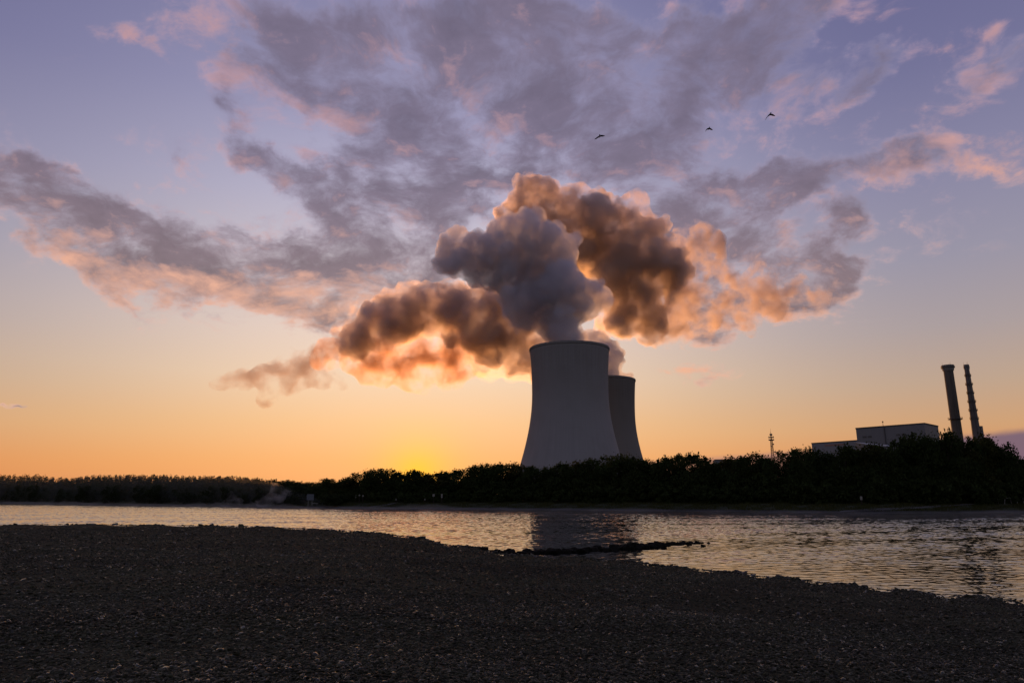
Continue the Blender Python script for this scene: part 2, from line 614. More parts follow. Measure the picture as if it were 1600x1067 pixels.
# ------------------------------------------------------------------ water
def water_mat():
    m, t, out = material('river water')
    tc = t.n('ShaderNodeTexCoord').outputs['Object']
    p = t.n('ShaderNodeBsdfPrincipled')
    p.inputs['Base Color'].default_value = (0.006, 0.008, 0.008, 1)
    p.inputs['Roughness'].default_value = 0.07
    p.inputs['IOR'].default_value = 1.333
    p.inputs['Specular IOR Level'].default_value = 1.0
    t.link(p.outputs[0], out.inputs['Surface'])
    return m


def wave_height(x, y):
    """ripples of the river as a sum of short crossing waves, stronger in ruffled streaks"""
    r = np.random.default_rng(77)
    h = np.zeros_like(x)
    main = R(100)
    for k in range(46):
        lam = 0.2 * (1.5 / 0.2) ** r.uniform(0, 1)
        th = main + r.normal(0, 0.75)
        kx, ky = 2 * math.pi / lam * math.cos(th), 2 * math.pi / lam * math.sin(th)
        amp = WAVE_SLOPE * lam / (2 * math.pi) * (0.8 if lam > 0.9 else 1.0)
        ph = r.uniform(0, 6.28)
        # slow phase wobble keeps the crests short
        wob = 1.4 * np.sin(x * r.uniform(0.1, 0.5) + y * r.uniform(0.1, 0.5) + ph)
        h += amp * np.sin(kx * x + ky * y + ph + wob)
    hf = np.zeros_like(x)
    for k in range(18):
        lam = r.uniform(0.16, 0.5)
        th = main + r.normal(0, 0.9)
        hf += 0.0165 * lam / (2 * math.pi) * np.sin(2 * math.pi / lam * (math.cos(th) * x + math.sin(th) * y) + r.uniform(0, 6.28) + 1.5 * np.sin(x * r.uniform(0.2, 0.9) + y * r.uniform(0.2, 0.9)))
    c, s_ = math.cos(R(12)), math.sin(R(12))
    u, v = x * c + y * s_, -x * s_ + y * c
    pat = np.zeros_like(x)
    for k in range(14):
        pat += np.sin(u * r.uniform(0.03, 0.16) + v * r.uniform(0.12, 0.6) * r.choice([-1, 1]) + r.uniform(0, 6.28) + 1.2 * np.sin(u * 0.05 + k))
    pat = np.clip(0.5 + pat / 7.5, 0, 1)
    pat = pat * pat * (3 - 2 * pat)
    far = np.clip((np.hypot(x, y) - 25) / 75, 0, 1)
    return hf * (0.6 + 0.6 * pat) + h * (0.70 + 0.60 * pat) * np.interp(np.hypot(x, y), [18, 32, 50, 80, 120, 200], [0.30, 0.42, 1.1, 2.1, 2.9, 3.2])


WAVE_SLOPE = 0.0115


def build_water():
    azs = np.linspace(-0.80, 0.80, 1150)
    rs = [11.0]
    while rs[-1] < 420:
        rs.append(rs[-1] + 0.045 + 0.0012 * rs[-1])
    rs = np.array(rs)
    A, Q = np.meshgrid(azs, rs, indexing='ij')
    keep_r = shore_r(azs) * 0.93
    X, Y = np.sin(A) * Q, np.cos(A) * Q
    Z = wave_height(X, Y)
    na, nr = A.shape
    fade = np.minimum(1, np.minimum(np.arange(na), np.arange(na)[::-1]) / 8.0)[:, None] * np.minimum(1, np.minimum(np.arange(nr), np.arange(nr)[::-1]) / 8.0)[None]
    Z = Z * fade + 0.004
    verts = np.stack([X, Y, Z], -1).reshape(-1, 3)
    i, j = np.meshgrid(np.arange(na - 1), np.arange(nr - 1), indexing='ij')
    ok = (Q[:-1, 1:] > keep_r[:-1, None] - 1.0) & (Q[:-1, :-1] < np.interp(A[:-1, :-1], far_az, far_r) + 3)
    a_ = (i * nr + j)[ok]
    F = np.stack([a_, a_ + 1, a_ + nr + 1, a_ + nr], 1)[:, ::-1]
    used = np.zeros(len(verts), bool); used[F.ravel()] = True
    idx = np.cumsum(used) - 1
    wm = water_mat()
    o = mesh_obj('water', np_mesh('water', verts[used], idx[F], True), wm)
    tag(o, kind='structure')
    # the calm rest of the river outside the view
    S = 2500
    me = np_mesh('water', [(-S, -S, -0.12), (S, -S, -0.12), (S, S, -0.12), (-S, S, -0.12)], [(0, 1, 2, 3)])
    tag(mesh_obj('water', me, wm), kind='structure')


build_water()

# ------------------------------------------------------------------ far bank + ground
grass_m = surf_mat('dark bank grass', (0.018, 0.026, 0.010), (0.035, 0.038, 0.018), 0.5, 0.95, 0.6, 3.0)


def build_far():
    azs = np.linspace(-1.25, 1.25, 500)
    offs = np.array([-3, -1, 0, 0.6, 1.4, 2.4, 4, 6, 8, 11, 14, 18, 24, 30, 45, 60, 120, 400, 2000, 9000.0])
    A, O = np.meshgrid(azs, offs, indexing='ij')
    base_r = np.interp(A, far_az, far_r)
    wob = 0.5 * np.sin(A * 61) + 0.35 * np.sin(A * 143 + 1) + 0.25 * np.sin(A * 311)
    r = base_r + O + wob * np.clip(3 - np.abs(O - 1), 0, 1) * 0.5
    Z = np.interp(O, [-3, 0, 2, 6, 11, 18, 30, 60, 400, 4000], [-0.6, 0, 0.35, 1.0, 1.7, 2.3, 2.6, 2.8, 3.0, 3.0])
    Z = Z + np.where((O > 3) & (O < 100), 0.12 * np.sin(A * 97 + O) + 0.1 * np.sin(A * 211 - O * 0.7), 0)
    v = np.stack([np.sin(A) * r, np.cos(A) * r, Z], -1).reshape(-1, 3)
    na, no = A.shape
    i, j = np.meshgrid(np.arange(na - 1), np.arange(no - 1), indexing='ij')
    a = (i * no + j).ravel()
    me = np_mesh('far_bank', v, np.stack([a, a + no, a + no + 1, a + 1], 1), smooth=True)
    tag(mesh_obj('far_bank', me, grass_m), kind='structure')
    # stony strip at the waterline of the far bank
    offs = np.array([-0.4, 0.4, 1.5, 2.6])
    zz = np.array([0.0, 0.14, 0.32, 0.50])
    A, O = np.meshgrid(azs, offs, indexing='ij')
    r = np.interp(A, far_az, far_r) + O + 0.3 * np.sin(A * 120) + 0.3 * np.sin(A * 61)
    Z = np.repeat(zz[None], len(azs), 0)
    v = np.stack([np.sin(A) * r, np.cos(A) * r, Z], -1).reshape(-1, 3)
    no = 4
    i, j = np.meshgrid(np.arange(na - 1), np.arange(no - 1), indexing='ij')
    a = (i * no + j).ravel()
    me = np_mesh('stony_shore', v, np.stack([a, a + no, a + no + 1, a + 1], 1), smooth=True)
    tag(mesh_obj('stony_shore', me, surf_mat('grey shore stones', (0.008, 0.009, 0.007), (0.024, 0.025, 0.02), 1.5, 0.9, 0.8, 5.0)), kind='structure')
    # big ground sheet under everything
    S = 12000
    me = np_mesh('ground', [(-S, -S, -1.2), (S, -S, -1.2), (S, S, -1.2), (-S, S, -1.2)], [(0, 1, 2, 3)])
    tag(mesh_obj('ground', me, surf_mat('river bed earth', (0.03, 0.028, 0.02), (0.05, 0.045, 0.03), 0.05, 1.0)), kind='structure')


build_far()


def build_path():
    # pale gravel ramps up the far bank
    pm = surf_mat('pale ramp gravel', (0.05, 0.05, 0.05), (0.10, 0.097, 0.093), 1.2, 0.95, 0.5)
    for pts in ([(1310, 1.0, 1.2), (1350, 3.2, 2.2), (1395, 4.6, 2.6), (1440, 6.5, 2.2), (1490, 9.5, 1.8), (1540, 12.5, 1.6)],
                [(578, 1.5, 1.5), (594, 4.0, 2.2), (608, 7.0, 2.4), (622, 11.0, 2.0)]):
        vs, fs = [], []
        N = 24
        px = np.linspace(pts[0][0], pts[-1][0], N)
        of = np.interp(px, [p[0] for p in pts], [p[1] for p in pts])
        wd = np.interp(px, [p[0] for p in pts], [p[2] for p in pts])
        for k in range(N):
            for d in (-0.5, -0.17, 0.17, 0.5):
                o_ = of[k] + d * wd[k]
                b = bank(px[k], o_)
                vs.append((b.x, b.y, b.z + 0.17))
        for k in range(N - 1):
            for q in range(3):
                a = k * 4 + q
                fs.append((a, a + 4, a + 5, a + 1))
        tag(mesh_obj('path', np_mesh('path', vs, fs, True), pm), kind='structure')


build_path()

# ================================================================== COOLING TOWERS
def concrete_mat(name, shade=1.0):
    m, t, out = material(name)
    tc = t.n('ShaderNodeTexCoord').outputs['Object']
    sp = t.n('ShaderNodeSeparateXYZ'); t.link(tc, sp.inputs[0])
    an = t.m('ARCTAN2', sp.outputs[0], sp.outputs[1])
    cv = t.n('ShaderNodeCombineXYZ'); t.link(t.m('MULTIPLY', an, 34.0), cv.inputs[0]); t.link(t.m('MULTIPLY', sp.outputs[2], 0.012), cv.inputs[1])
    st = t.noise(cv.outputs[0], 1.0, 5, 0.65)
    blot = t.noise(tc, 0.05, 4, 0.55)
    col = t.mix(t.ss(st, 0.3, 0.7), (0.245, 0.248, 0.265), (0.27, 0.272, 0.29))
    col = t.mix(t.ss(blot, 0.4, 0.75, 0.0, 0.5), col, (0.225, 0.225, 0.235))
    top = t.ss(sp.outputs[2], 70, 150, 0.0, 0.45)
    col = t.mix(t.m('MULTIPLY', top, t.ss(st, 0.25, 0.6)), col, (0.14, 0.135, 0.13))
    # climbing lift joints of the formwork
    j = t.m('FRACT', t.m('DIVIDE', sp.outputs[2], 3.0))
    jl = t.m('LESS_THAN', j, 0.05)
    col = t.mix(t.m('MULTIPLY', jl, 0.12), col, (0.16, 0.16, 0.16))
    p = t.n('ShaderNodeBsdfPrincipled')
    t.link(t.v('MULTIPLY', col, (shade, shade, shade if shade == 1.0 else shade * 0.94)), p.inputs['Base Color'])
    p.inputs['Roughness'].default_value = 0.9
    p.inputs['Specular IOR Level'].default_value = 0.15
    rib = t.m('SINE', t.m('MULTIPLY', an, 120.0))
    b = t.n('ShaderNodeBump'); b.inputs['Strength'].default_value = 0.05; b.inputs['Distance'].default_value = 0.2
    t.link(t.m('ADD', t.m('MULTIPLY', rib, 0.3), st), b.inputs['Height'])
    t.link(b.outputs[0], p.inputs['Normal'])
    t.link(p.outputs[0], out.inputs['Surface'])
    return m


conc = concrete_mat('streaked tower concrete')
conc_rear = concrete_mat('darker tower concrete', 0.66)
rim_m = surf_mat('weathered rim concrete', (0.17, 0.17, 0.175), (0.215, 0.215, 0.22), 0.1, 0.9)


def tower_r0(z):
    zt, rt = 105.0, 36.6
    b = 84.0 if z < zt else 138.0
    return rt * math.sqrt(1 + ((z - zt) / b) ** 2)


def build_tower(Y, px, gz, label, k, kr=1.075):
    def tower_r(z): return tower_r0(z) * kr
    c = at(px, 640, Y)
    root = empty('cooling_tower', (c.x, Y, gz))
    tag(root, label, 'cooling tower', 'cooling towers of the power station')
    z0, z1 = 9.0, 149.6
    out_ = [(tower_r(z0 + (z1 - z0) * i / 60) * k, (z0 + (z1 - z0) * i / 60) * k) for i in range(61)]
    inn = [(r - 0.9 * k, z) for r, z in reversed(out_)]
    bm = bmesh.new()
    bm_lathe(bm, out_ + inn, 160, close=True)
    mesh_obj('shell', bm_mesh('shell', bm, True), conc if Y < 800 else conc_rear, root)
    bm = bmesh.new()
    r = tower_r(150.5) * k
    bm_lathe(bm, [(r - 1.5 * k, 149.6 * k + .003), (r + 0.55 * k, 149.6 * k + .003), (r + 0.6 * k, 150.1 * k), (r + 0.6 * k, 151.6 * k), (r + 0.35 * k, 152 * k), (r - 1.5 * k, 152 * k)], 160, close=True)
    mesh_obj('rim', bm_mesh('rim', bm, False), rim_m, root)
    for i in range(36):
        bm = bmesh.new()
        for sgn in (-1, 1):
            a0 = 2 * math.pi * i / 36; a1 = a0 + sgn * 2 * math.pi / 72
            R0, R1 = tower_r(0) * k * 1.01, tower_r(9) * k - 0.4
            bm_bar(bm, (R0 * math.cos(a0), R0 * math.sin(a0), -0.5), (R1 * math.cos(a1), R1 * math.sin(a1), 9.2 * k), 0.55 * k, 0.5 * k, 6)
        mesh_obj('column', bm_mesh('column', bm), rim_m, root)
    return root


TY1, TY2 = 700.0, 897.0
build_tower(TY1, 891.2, 3.0, 'nearer and larger pale grey concrete cooling tower rising behind the trees', 1.0)
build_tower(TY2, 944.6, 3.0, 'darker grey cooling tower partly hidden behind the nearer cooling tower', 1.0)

# ================================================================== CHIMNEYS, HALLS, MAST
steel = surf_mat('dark galvanised steel', (0.06, 0.06, 0.065), (0.1, 0.1, 0.105), 0.8, 0.6)


def ring_platform(r_in, r_out, z, root):
    bm = bmesh.new()
    bm_lathe(bm, [(r_in, z), (r_out, z), (r_out, z + 0.35), (r_in, z + 0.35)], 28, close=True)
    for i in range(14):
        a = 2 * math.pi * i / 14
        x, y = (r_out - 0.12) * math.cos(a), (r_out - 0.12) * math.sin(a)
        bm_bar(bm, (x, y, z + 0.3), (x, y, z + 1.35), 0.05, seg=5)
        bm_bar(bm, ((r_in) * math.cos(a), (r_in) * math.sin(a), z - 0.9), (x * .98, y * .98, z + 0.02), 0.06, seg=5)
    for hz in (0.75, 1.3):
        bm_lathe(bm, [(r_out - 0.2, z + hz), (r_out - 0.04, z + hz), (r_out - 0.04, z + hz + 0.06), (r_out - 0.2, z + hz + 0.06)], 28, close=True)
    return mesh_obj('platform', bm_mesh('platform', bm), steel, root)


def build_chimney(name, label, Y, ptop, pbot, rt_px, rb_px, plats, mat, cap):
    top = at(ptop[0], ptop[1], Y); bot = at(pbot[0], pbot[1], Y)
    s = px_size(ptop[0], Y, ptop[1])
    root = empty(name, (top.x, Y, 3.0))
    tag(root, label, 'chimney')
    H = top.z - 3.0
    hb = bot.z - 3.0
    rt = rt_px * s; rb = rb_px * s
    slope = (rb - rt) / (H - hb)
    r0 = rb + slope * hb

    def rr(z): return r0 - slope * z
    bm = bmesh.new()
    N = 24
    prof = [(rr(H * i / N), H * i / N) for i in range(N + 1)] + [(rr(H) - 0.5, H), (rr(H) - 0.6, H - 6)]
    bm_lathe(bm, prof, 40)
    mesh_obj('shaft', bm_mesh('shaft', bm, True), mat, root)
    bm = bmesh.new()
    if cap == 'wide':
        bm_lathe(bm, [(rr(H) + .003, H - 4.2), (rr(H) + 0.55, H - 3.4), (rr(H) + 0.9, H - 1.2), (rr(H) + 0.9, H + 0.15), (rr(H) - 0.4, H + 0.15)], 40)
    else:
        bm_lathe(bm, [(rr(H) + .003, H - 3.6), (rr(H) + 0.3, H - 3.3), (rr(H) + 0.3, H + 0.1), (rr(H) - 0.4, H + 0.1)], 40)
    mesh_obj('cap', bm_mesh('cap', bm), rim_m, root)
    for py, ex in plats:
        z = at(pbot[0] + (ptop[0] - pbot[0]) * (py - pbot[1]) / (ptop[1] - pbot[1]), py, Y).z - 3.0
        ring_platform(rr(z) + 0.005, rr(z) + ex * s, z, root)
    # climbing ladder on the river side
    bm = bmesh.new()
    a = -1.9
    for off in (-0.1, 0.1):
        p0 = ((r0 + .35) * math.cos(a + off / 3), (r0 + .35) * math.sin(a + off / 3), 0.0)
        p1 = ((rt + .35) * math.cos(a + off / 3), (rt + .35) * math.sin(a + off / 3), H)
        bm_bar(bm, p0, p1, 0.08, seg=5)
    for i in range(60):
        z = H * (i + .5) / 60
        r = rr(z) + 0.35
        bm_bar(bm, (r * math.cos(a - .034), r * math.sin(a - .034), z), (r * math.cos(a + .034), r * math.sin(a + .034), z), 0.05, seg=4)
    mesh_obj('ladder', bm_mesh('ladder', bm), steel, root)
    # lightning rods
    for i in range(3):
        bm = bmesh.new()
        aa = 0.6 + i * 2.1
        bm_bar(bm, (rr(H) * math.cos(aa), rr(H) * math.sin(aa), H), (rr(H) * math.cos(aa), rr(H) * math.sin(aa), H + 2.2), 0.07, 0.03, 5)
        mesh_obj('lightning_rod', bm_mesh('lightning_rod', bm), steel, root)
    return root


ch1m = surf_mat('grey brown chimney concrete', (0.075, 0.07, 0.063), (0.125, 0.118, 0.11), 0.12, 0.9, stretch=(1, 1, 0.2))
ch2m = surf_mat('slim chimney concrete', (0.12, 0.11, 0.11), (0.19, 0.175, 0.175), 0.12, 0.9, stretch=(1, 1, 0.2))
build_chimney('chimney', 'thicker of the two tall chimneys, with a wide collar at its top', 470, (1480.5, 571), (1492.3, 669), 6.6, 6.9,
              [(574.5, 9.2), (655, 9.0)][0:0] + [(575, 3.0), (655, 3.0)], ch1m, 'wide')
c2 = build_chimney('chimney', 'slimmer chimney ringed by many narrow platforms beside the thicker one', 470, (1509.6, 570), (1524.2, 675), 3.1, 5.6,
                   [(575, 1.0), (587.5, 1.1), (601, 1.4), (614.5, 1.1), (628, 1.4), (641.5, 1.4), (654.5, 1.1)], ch2m, 'thin')
bm = bmesh.new()
bz = at(1528, 668, 470).z - 3.0
bm_box(bm, (3.1, -0.5, bz - 5), (1.6, 2.2, 12))
mesh_obj('lift_shaft', bm_mesh('lift_shaft', bm), ch2m, c2)


def clad_mat(name, a, b):
    m, t, out = material(name)
    tc = t.n('ShaderNodeTexCoord').outputs['Object']
    sp = t.n('ShaderNodeSeparateXYZ'); t.link(tc, sp.inputs[0])
    along = t.m('ADD', sp.outputs[0], sp.outputs[1])
    pan = t.m('FLOOR', t.m('DIVIDE', along, 3.0))
    pr = t.n('ShaderNodeTexWhiteNoise', noise_dimensions='1D'); t.link(pan, pr.inputs['W'])
    rib = t.m('SINE', t.m('MULTIPLY', along, 14.0))
    streak = t.noise(t.v('MULTIPLY', tc, (0.8, 0.8, 0.05)), 1.0, 5, 0.6)
    col = t.mix(t.m('ADD', t.m('MULTIPLY', pr.outputs[0], 0.4), t.m('MULTIPLY', streak, 0.6)), a, b)
    p = t.n('ShaderNodeBsdfPrincipled')
    t.link(col, p.inputs['Base Color'])
    p.inputs['Roughness'].default_value = 0.6
    bp = t.n('ShaderNodeBump'); bp.inputs['Strength'].default_value = 0.5; bp.inputs['Distance'].default_value = 0.05
    t.link(rib, bp.inputs['Height']); t.link(bp.outputs[0], p.inputs['Normal'])
    t.link(p.outputs[0], out.inputs['Surface'])
    return m


clad = clad_mat('blue grey wall cladding', (0.12, 0.13, 0.15), (0.165, 0.177, 0.20))
clad2 = clad_mat('pale grey wall cladding', (0.16, 0.175, 0.205), (0.21, 0.225, 0.255))
roof_m = surf_mat('bitumen roof', (0.05, 0.05, 0.05), (0.09, 0.09, 0.09), 0.1, 0.9)


def prism(bm, foot, z0, z1):
    """foot: ccw list of xy"""
    lo = [bm.verts.new((x, y, z0)) for x, y in foot]
    hi = [bm.verts.new((x, y, z1)) for x, y in foot]
    n = len(foot)
    bm.faces.new(list(reversed(lo))); bm.faces.new(hi)
    for i in range(n):
        bm.faces.new((lo[i], lo[(i + 1) % n], hi[(i + 1) % n], hi[i]))


def offset_quad(q, d):
    c = sum((Vector(p) for p in q), Vector((0, 0))) / len(q)
    out = []
    for p in q:
        v = Vector(p) - c
        out.append(tuple(c + v * (1 + d / v.length)))
    return out


def box_building(name, label, corners, ztop, mat, cat='building', fascia=0.9):
    """corners: 4 xy world, ccw seen from above, first two are the river front"""
    base = Vector(corners[0])
    loc = [(p[0] - base.x, p[1] - base.y) for p in corners]
    root = empty(name, (base.x, base.y, 2.9))
    tag(root, label, cat)
    H = ztop - 2.9
    bm = bmesh.new(); prism(bm, loc, 0, H - fascia)
    mesh_obj('wall', bm_mesh('wall', bm), mat, root)
    bm = bmesh.new(); prism(bm, offset_quad(loc, 0.25), H - fascia + .003, H)
    mesh_obj('roof', bm_mesh('roof', bm), roof_m, root)
    return root, loc, H


zt = at(1442, 660.5, 430).z
A = on_z(1337, 668.3, zt); B = on_z(1444, 660.3, zt); C = on_z(1465.5, 664.8, zt)
Dd = A + (C - B)
hall, hl, hH = box_building('turbine_hall', 'large flat-roofed blue grey hall left of the two chimneys', [(A.x, A.y), (B.x, B.y), (C.x, C.y), (Dd.x, Dd.y)], zt, clad)
# roof antenna and vertical pipe on the front
f = 0.43
fx, fy = hl[1][0] * f, hl[1][1] * f
nrm = Vector((hl[1][1], -hl[1][0])).normalized()
bm = bmesh.new()
bm_bar(bm, (fx, fy + 1, hH), (fx, fy + 1, hH + 3.2), 0.16, 0.12, 6)
bm_box(bm, (fx, fy + 1, hH + 2.6), (0.8, 0.5, 0.7))
mesh_obj('antenna', bm_mesh('antenna', bm), steel, hall)
bm = bmesh.new()
bm_bar(bm, (fx + nrm.x * .35, fy + nrm.y * .35, 2), (fx + nrm.x * .35, fy + nrm.y * .35, hH - 1.0), 0.3, 0.3, 8)
mesh_obj('downpipe', bm_mesh('downpipe', bm), steel, hall)
for ff in (0.12, 0.2, 0.62, 0.7, 0.85):
    bm = bmesh.new()
    bm_box(bm, (hl[1][0] * ff + nrm.x * .04, hl[1][1] * ff + nrm.y * .04, hH - 6.5), (2.6, 0.2, 1.2), Matrix.Rotation(math.atan2(hl[1][1], hl[1][0]), 3, 'Z'))
    mesh_obj('louvre', bm_mesh('louvre', bm), steel, hall)

A2 = on_z(1268, 691.8, at(1340, 687, A.y + 2).z); zt2 = A2.z
B2 = on_z(1341, 687.0, zt2)
back = (C - B).normalized() * 24
low, ll, lH = box_building('storage_hall', 'long low pale hall joined to the left end of the large blue grey hall', [(A2.x, A2.y), (B2.x, B2.y), (B2.x + back.x, B2.y + back.y), (A2.x + back.x, A2.y + back.y)], zt2, clad2, fascia=0.7)
bm = bmesh.new()
n2 = Vector((ll[1][1], -ll[1][0])).normalized()
bm_box(bm, (ll[1][0] * .5 + n2.x * .1, ll[1][1] * .5 + n2.y * .1, lH - 2.4), (14, 0.2, 1.0), Matrix.Rotation(math.atan2(ll[1][1], ll[1][0]), 3, 'Z'))
mesh_obj('red_band', bm_mesh('red_band', bm), surf_mat('faded red band', (0.22, 0.13, 0.12), (0.3, 0.18, 0.16), 0.4, 0.8), low)

# annex with a pale mono-pitch roof in front of the hall
YA = B.y - 30
a0 = at(1352, 689, YA + 6); a1 = at(1402, 693.5, YA + 2)
root = empty('annex', (a0.x, a0.y, 2.9)); tag(root, 'small annex with a pale sloping roof in front of the large blue grey hall', 'building')
bm = bmesh.new()
w_ = a1.x - a0.x; h0 = a0.z - 2.9; h1 = a1.z - 2.9
vs = [(0, 0, 0), (w_, -4, 0), (w_, 8, 0), (0, 12, 0)]
lo = [bm.verts.new(v) for v in vs]
hi = [bm.verts.new((vs[0][0], vs[0][1], h0 - 2.2)), bm.verts.new((vs[1][0], vs[1][1], h1 - 2.2)), bm.verts.new((vs[2][0], vs[2][1], h1)), bm.verts.new((vs[3][0], vs[3][1], h0))]
bm.faces.new(list(reversed(lo)))
for i in range(4): bm.faces.new((lo[i], lo[(i + 1) % 4], hi[(i + 1) % 4], hi[i]))
bm.faces.new(hi)
mesh_obj('wall', bm_mesh('wall', bm), clad, root)
bm = bmesh.new()
q = [Vector((-.5, -.6, h0 - 2.25)), Vector((w_ + .5, -4.6, h1 - 2.25)), Vector((w_ + .5, 8.4, h1 + .1)), Vector((-.5, 12.4, h0 + .1))]
l_ = [bm.verts.new(v + Vector((0, 0, .04))) for v in q]; u_ = [bm.verts.new(v + Vector((0, 0, .4))) for v in q]
bm.faces.new(list(reversed(l_))); bm.faces.new(u_)
for i in range(4): bm.faces.new((l_[i], l_[(i + 1) % 4], u_[(i + 1) % 4], u_[i]))
mesh_obj('roof', bm_mesh('roof', bm), surf_mat('pale sheet roof', (0.22, 0.225, 0.24), (0.28, 0.285, 0.30), 0.3, 0.5), root)

# grey block peeping over the trees
g0 = at(1117, 717.5, 420); g1 = at(1136, 717, 420)
bx, _, bH = box_building('office_block', 'small grey block just showing over the trees right of the rear cooling tower', [(g0.x, 420), (g1.x + 12, 417), (g1.x + 16, 435), (g0.x + 4, 438)], g0.z, clad, fascia=0.5)
for i in range(4):
    bm = bmesh.new()
    bm_box(bm, (2 + i * 4.2, -0.32 - i * .55, bH - 3.2), (2.2, 0.25, 1.5))
    mesh_obj('window', bm_mesh('window', bm), steel, bx)


def build_mast():
    Y = 380
    top = at(1204, 676, Y)
    s = px_size(1204, Y, 690)
    root = empty('radio_mast', (top.x + 0.1, Y, 2.9))
    tag(root, 'slender lattice radio mast with two round platforms standing behind the trees', 'mast')
    H = top.z - 2.9
    red = surf_mat('rusty red mast paint', (0.12, 0.055, 0.04), (0.17, 0.08, 0.055), 1, 0.7)
    bm = bmesh.new()

    def hw(z): return 0.75 * (1 - z / H) + 0.34
    zs = np.linspace(0, H * 0.90, 23)
    cor = [(-1, -1), (1, -1), (1, 1), (-1, 1)]
    for k in range(len(zs) - 1):
        z0, z1 = zs[k], zs[k + 1]
        for i in range(4):
            a, b = cor[i], cor[(i + 1) % 4]
            bm_bar(bm, (a[0] * hw(z0), a[1] * hw(z0), z0), (a[0] * hw(z1), a[1] * hw(z1), z1), 0.075, seg=5)
            bm_bar(bm, (a[0] * hw(z0), a[1] * hw(z0), z0), (b[0] * hw(z1), b[1] * hw(z1), z1), 0.05, seg=4)
            bm_bar(bm, (b[0] * hw(z0), b[1] * hw(z0), z0), (a[0] * hw(z1), a[1] * hw(z1), z1), 0.05, seg=4)
            bm_bar(bm, (a[0] * hw(z1), a[1] * hw(z1), z1), (b[0] * hw(z1), b[1] * hw(z1), z1), 0.06, seg=4)
    mesh_obj('lattice', bm_mesh('lattice', bm), red, root)
    for py in (683.4, 687.4):
        z = at(1204, py, Y).z - 2.9
        bm = bmesh.new()
        bm_lathe(bm, [(0.3, z - .2), (3.9 * s, z - .2), (4.2 * s, z), (4.2 * s, z + .28), (0.3, z + .28)], 20, close=True)
        for i in range(6):
            a = i * math.pi / 3
            bm_bar(bm, (3.9 * s * math.cos(a), 3.9 * s * math.sin(a), z - .1), (3.9 * s * math.cos(a), 3.9 * s * math.sin(a), z + .8), 0.06, seg=5)
        mesh_obj('platform', bm_mesh('platform', bm), steel, root)
    bm = bmesh.new()
    bm_bar(bm, (0, 0, H * 0.9), (0, 0, H + 0.6), 0.22, 0.1, 6)
    bm_bar(bm, (0, 0, H - .6), (0, 0, H + 2.2), 0.06, 0.04, 5)
    bm_box(bm, (0, 0, at(1204, 679.0, Y).z - 2.9), (1.1, 1.1, 1.0))
    mesh_obj('antenna', bm_mesh('antenna', bm), steel, root)
    for (dx, py, r) in ((0.6, 694, .4), (-0.6, 697, .35), (1.2, 706, .5)):
        z = at(1204, py, Y).z - 2.9
        bm = bmesh.new()
        bm_bar(bm, (dx, -0.9, z), (dx, -0.5, z), r, r * .8, 14)
        bm_bar(bm, (dx * .3, 0, z), (dx, -.5, z), 0.08, seg=5)
        mesh_obj('dish', bm_mesh('dish', bm), steel, root)


build_mast()

# ================================================================== TREES
def leaf_mat(name, a, b, tr=0.25):
    m, t, out = material(name)
    geo = t.n('ShaderNodeNewGeometry')
    tc = t.n('ShaderNodeTexCoord').outputs['Object']
    nz = t.noise(tc, 0.6, 3, 0.6)
    f = t.m('ADD', t.m('MULTIPLY', geo.outputs['Random Per Island'], 0.6), t.m('MULTIPLY', nz, 0.4))
    col = t.mix(f, a, b)
    d = t.n('ShaderNodeBsdfDiffuse'); t.link(col, d.inputs[0])
    tl = t.n('ShaderNodeBsdfTranslucent'); t.link(col, tl.inputs[0])
    mx = t.n('ShaderNodeMixShader'); mx.inputs[0].default_value = tr
    t.link(d.outputs[0], mx.inputs[1]); t.link(tl.outputs[0], mx.inputs[2])
    t.link(mx.outputs[0], out.inputs['Surface'])
    return m


leaf_a = leaf_mat('dark green leaves', (0.022, 0.034, 0.012), (0.045, 0.06, 0.022))
leaf_b = leaf_mat('olive green leaves', (0.03, 0.034, 0.012), (0.06, 0.062, 0.022))
bark = surf_mat('dark bark', (0.025, 0.02, 0.015), (0.05, 0.042, 0.033), 3, 0.95)


def leaf_quads(pts, size, r=rng):
    n = len(pts)
    nrm = r.normal(size=(n, 3)); nrm /= np.linalg.norm(nrm, axis=1, keepdims=True)
    t = r.normal(size=(n, 3)); t -= nrm * (t * nrm).sum(1, keepdims=True); t /= np.linalg.norm(t, axis=1, keepdims=True)
    b = np.cross(nrm, t)
    s = size * r.uniform(0.6, 1.4, (n, 1))
    L, W = t * s, b * s * 0.62
    v = np.stack([pts - L, pts + W - L * .1, pts + L, pts - W - L * .1], 1)
    f = np.arange(n * 4).reshape(n, 4)
    return v.reshape(-1, 3), f


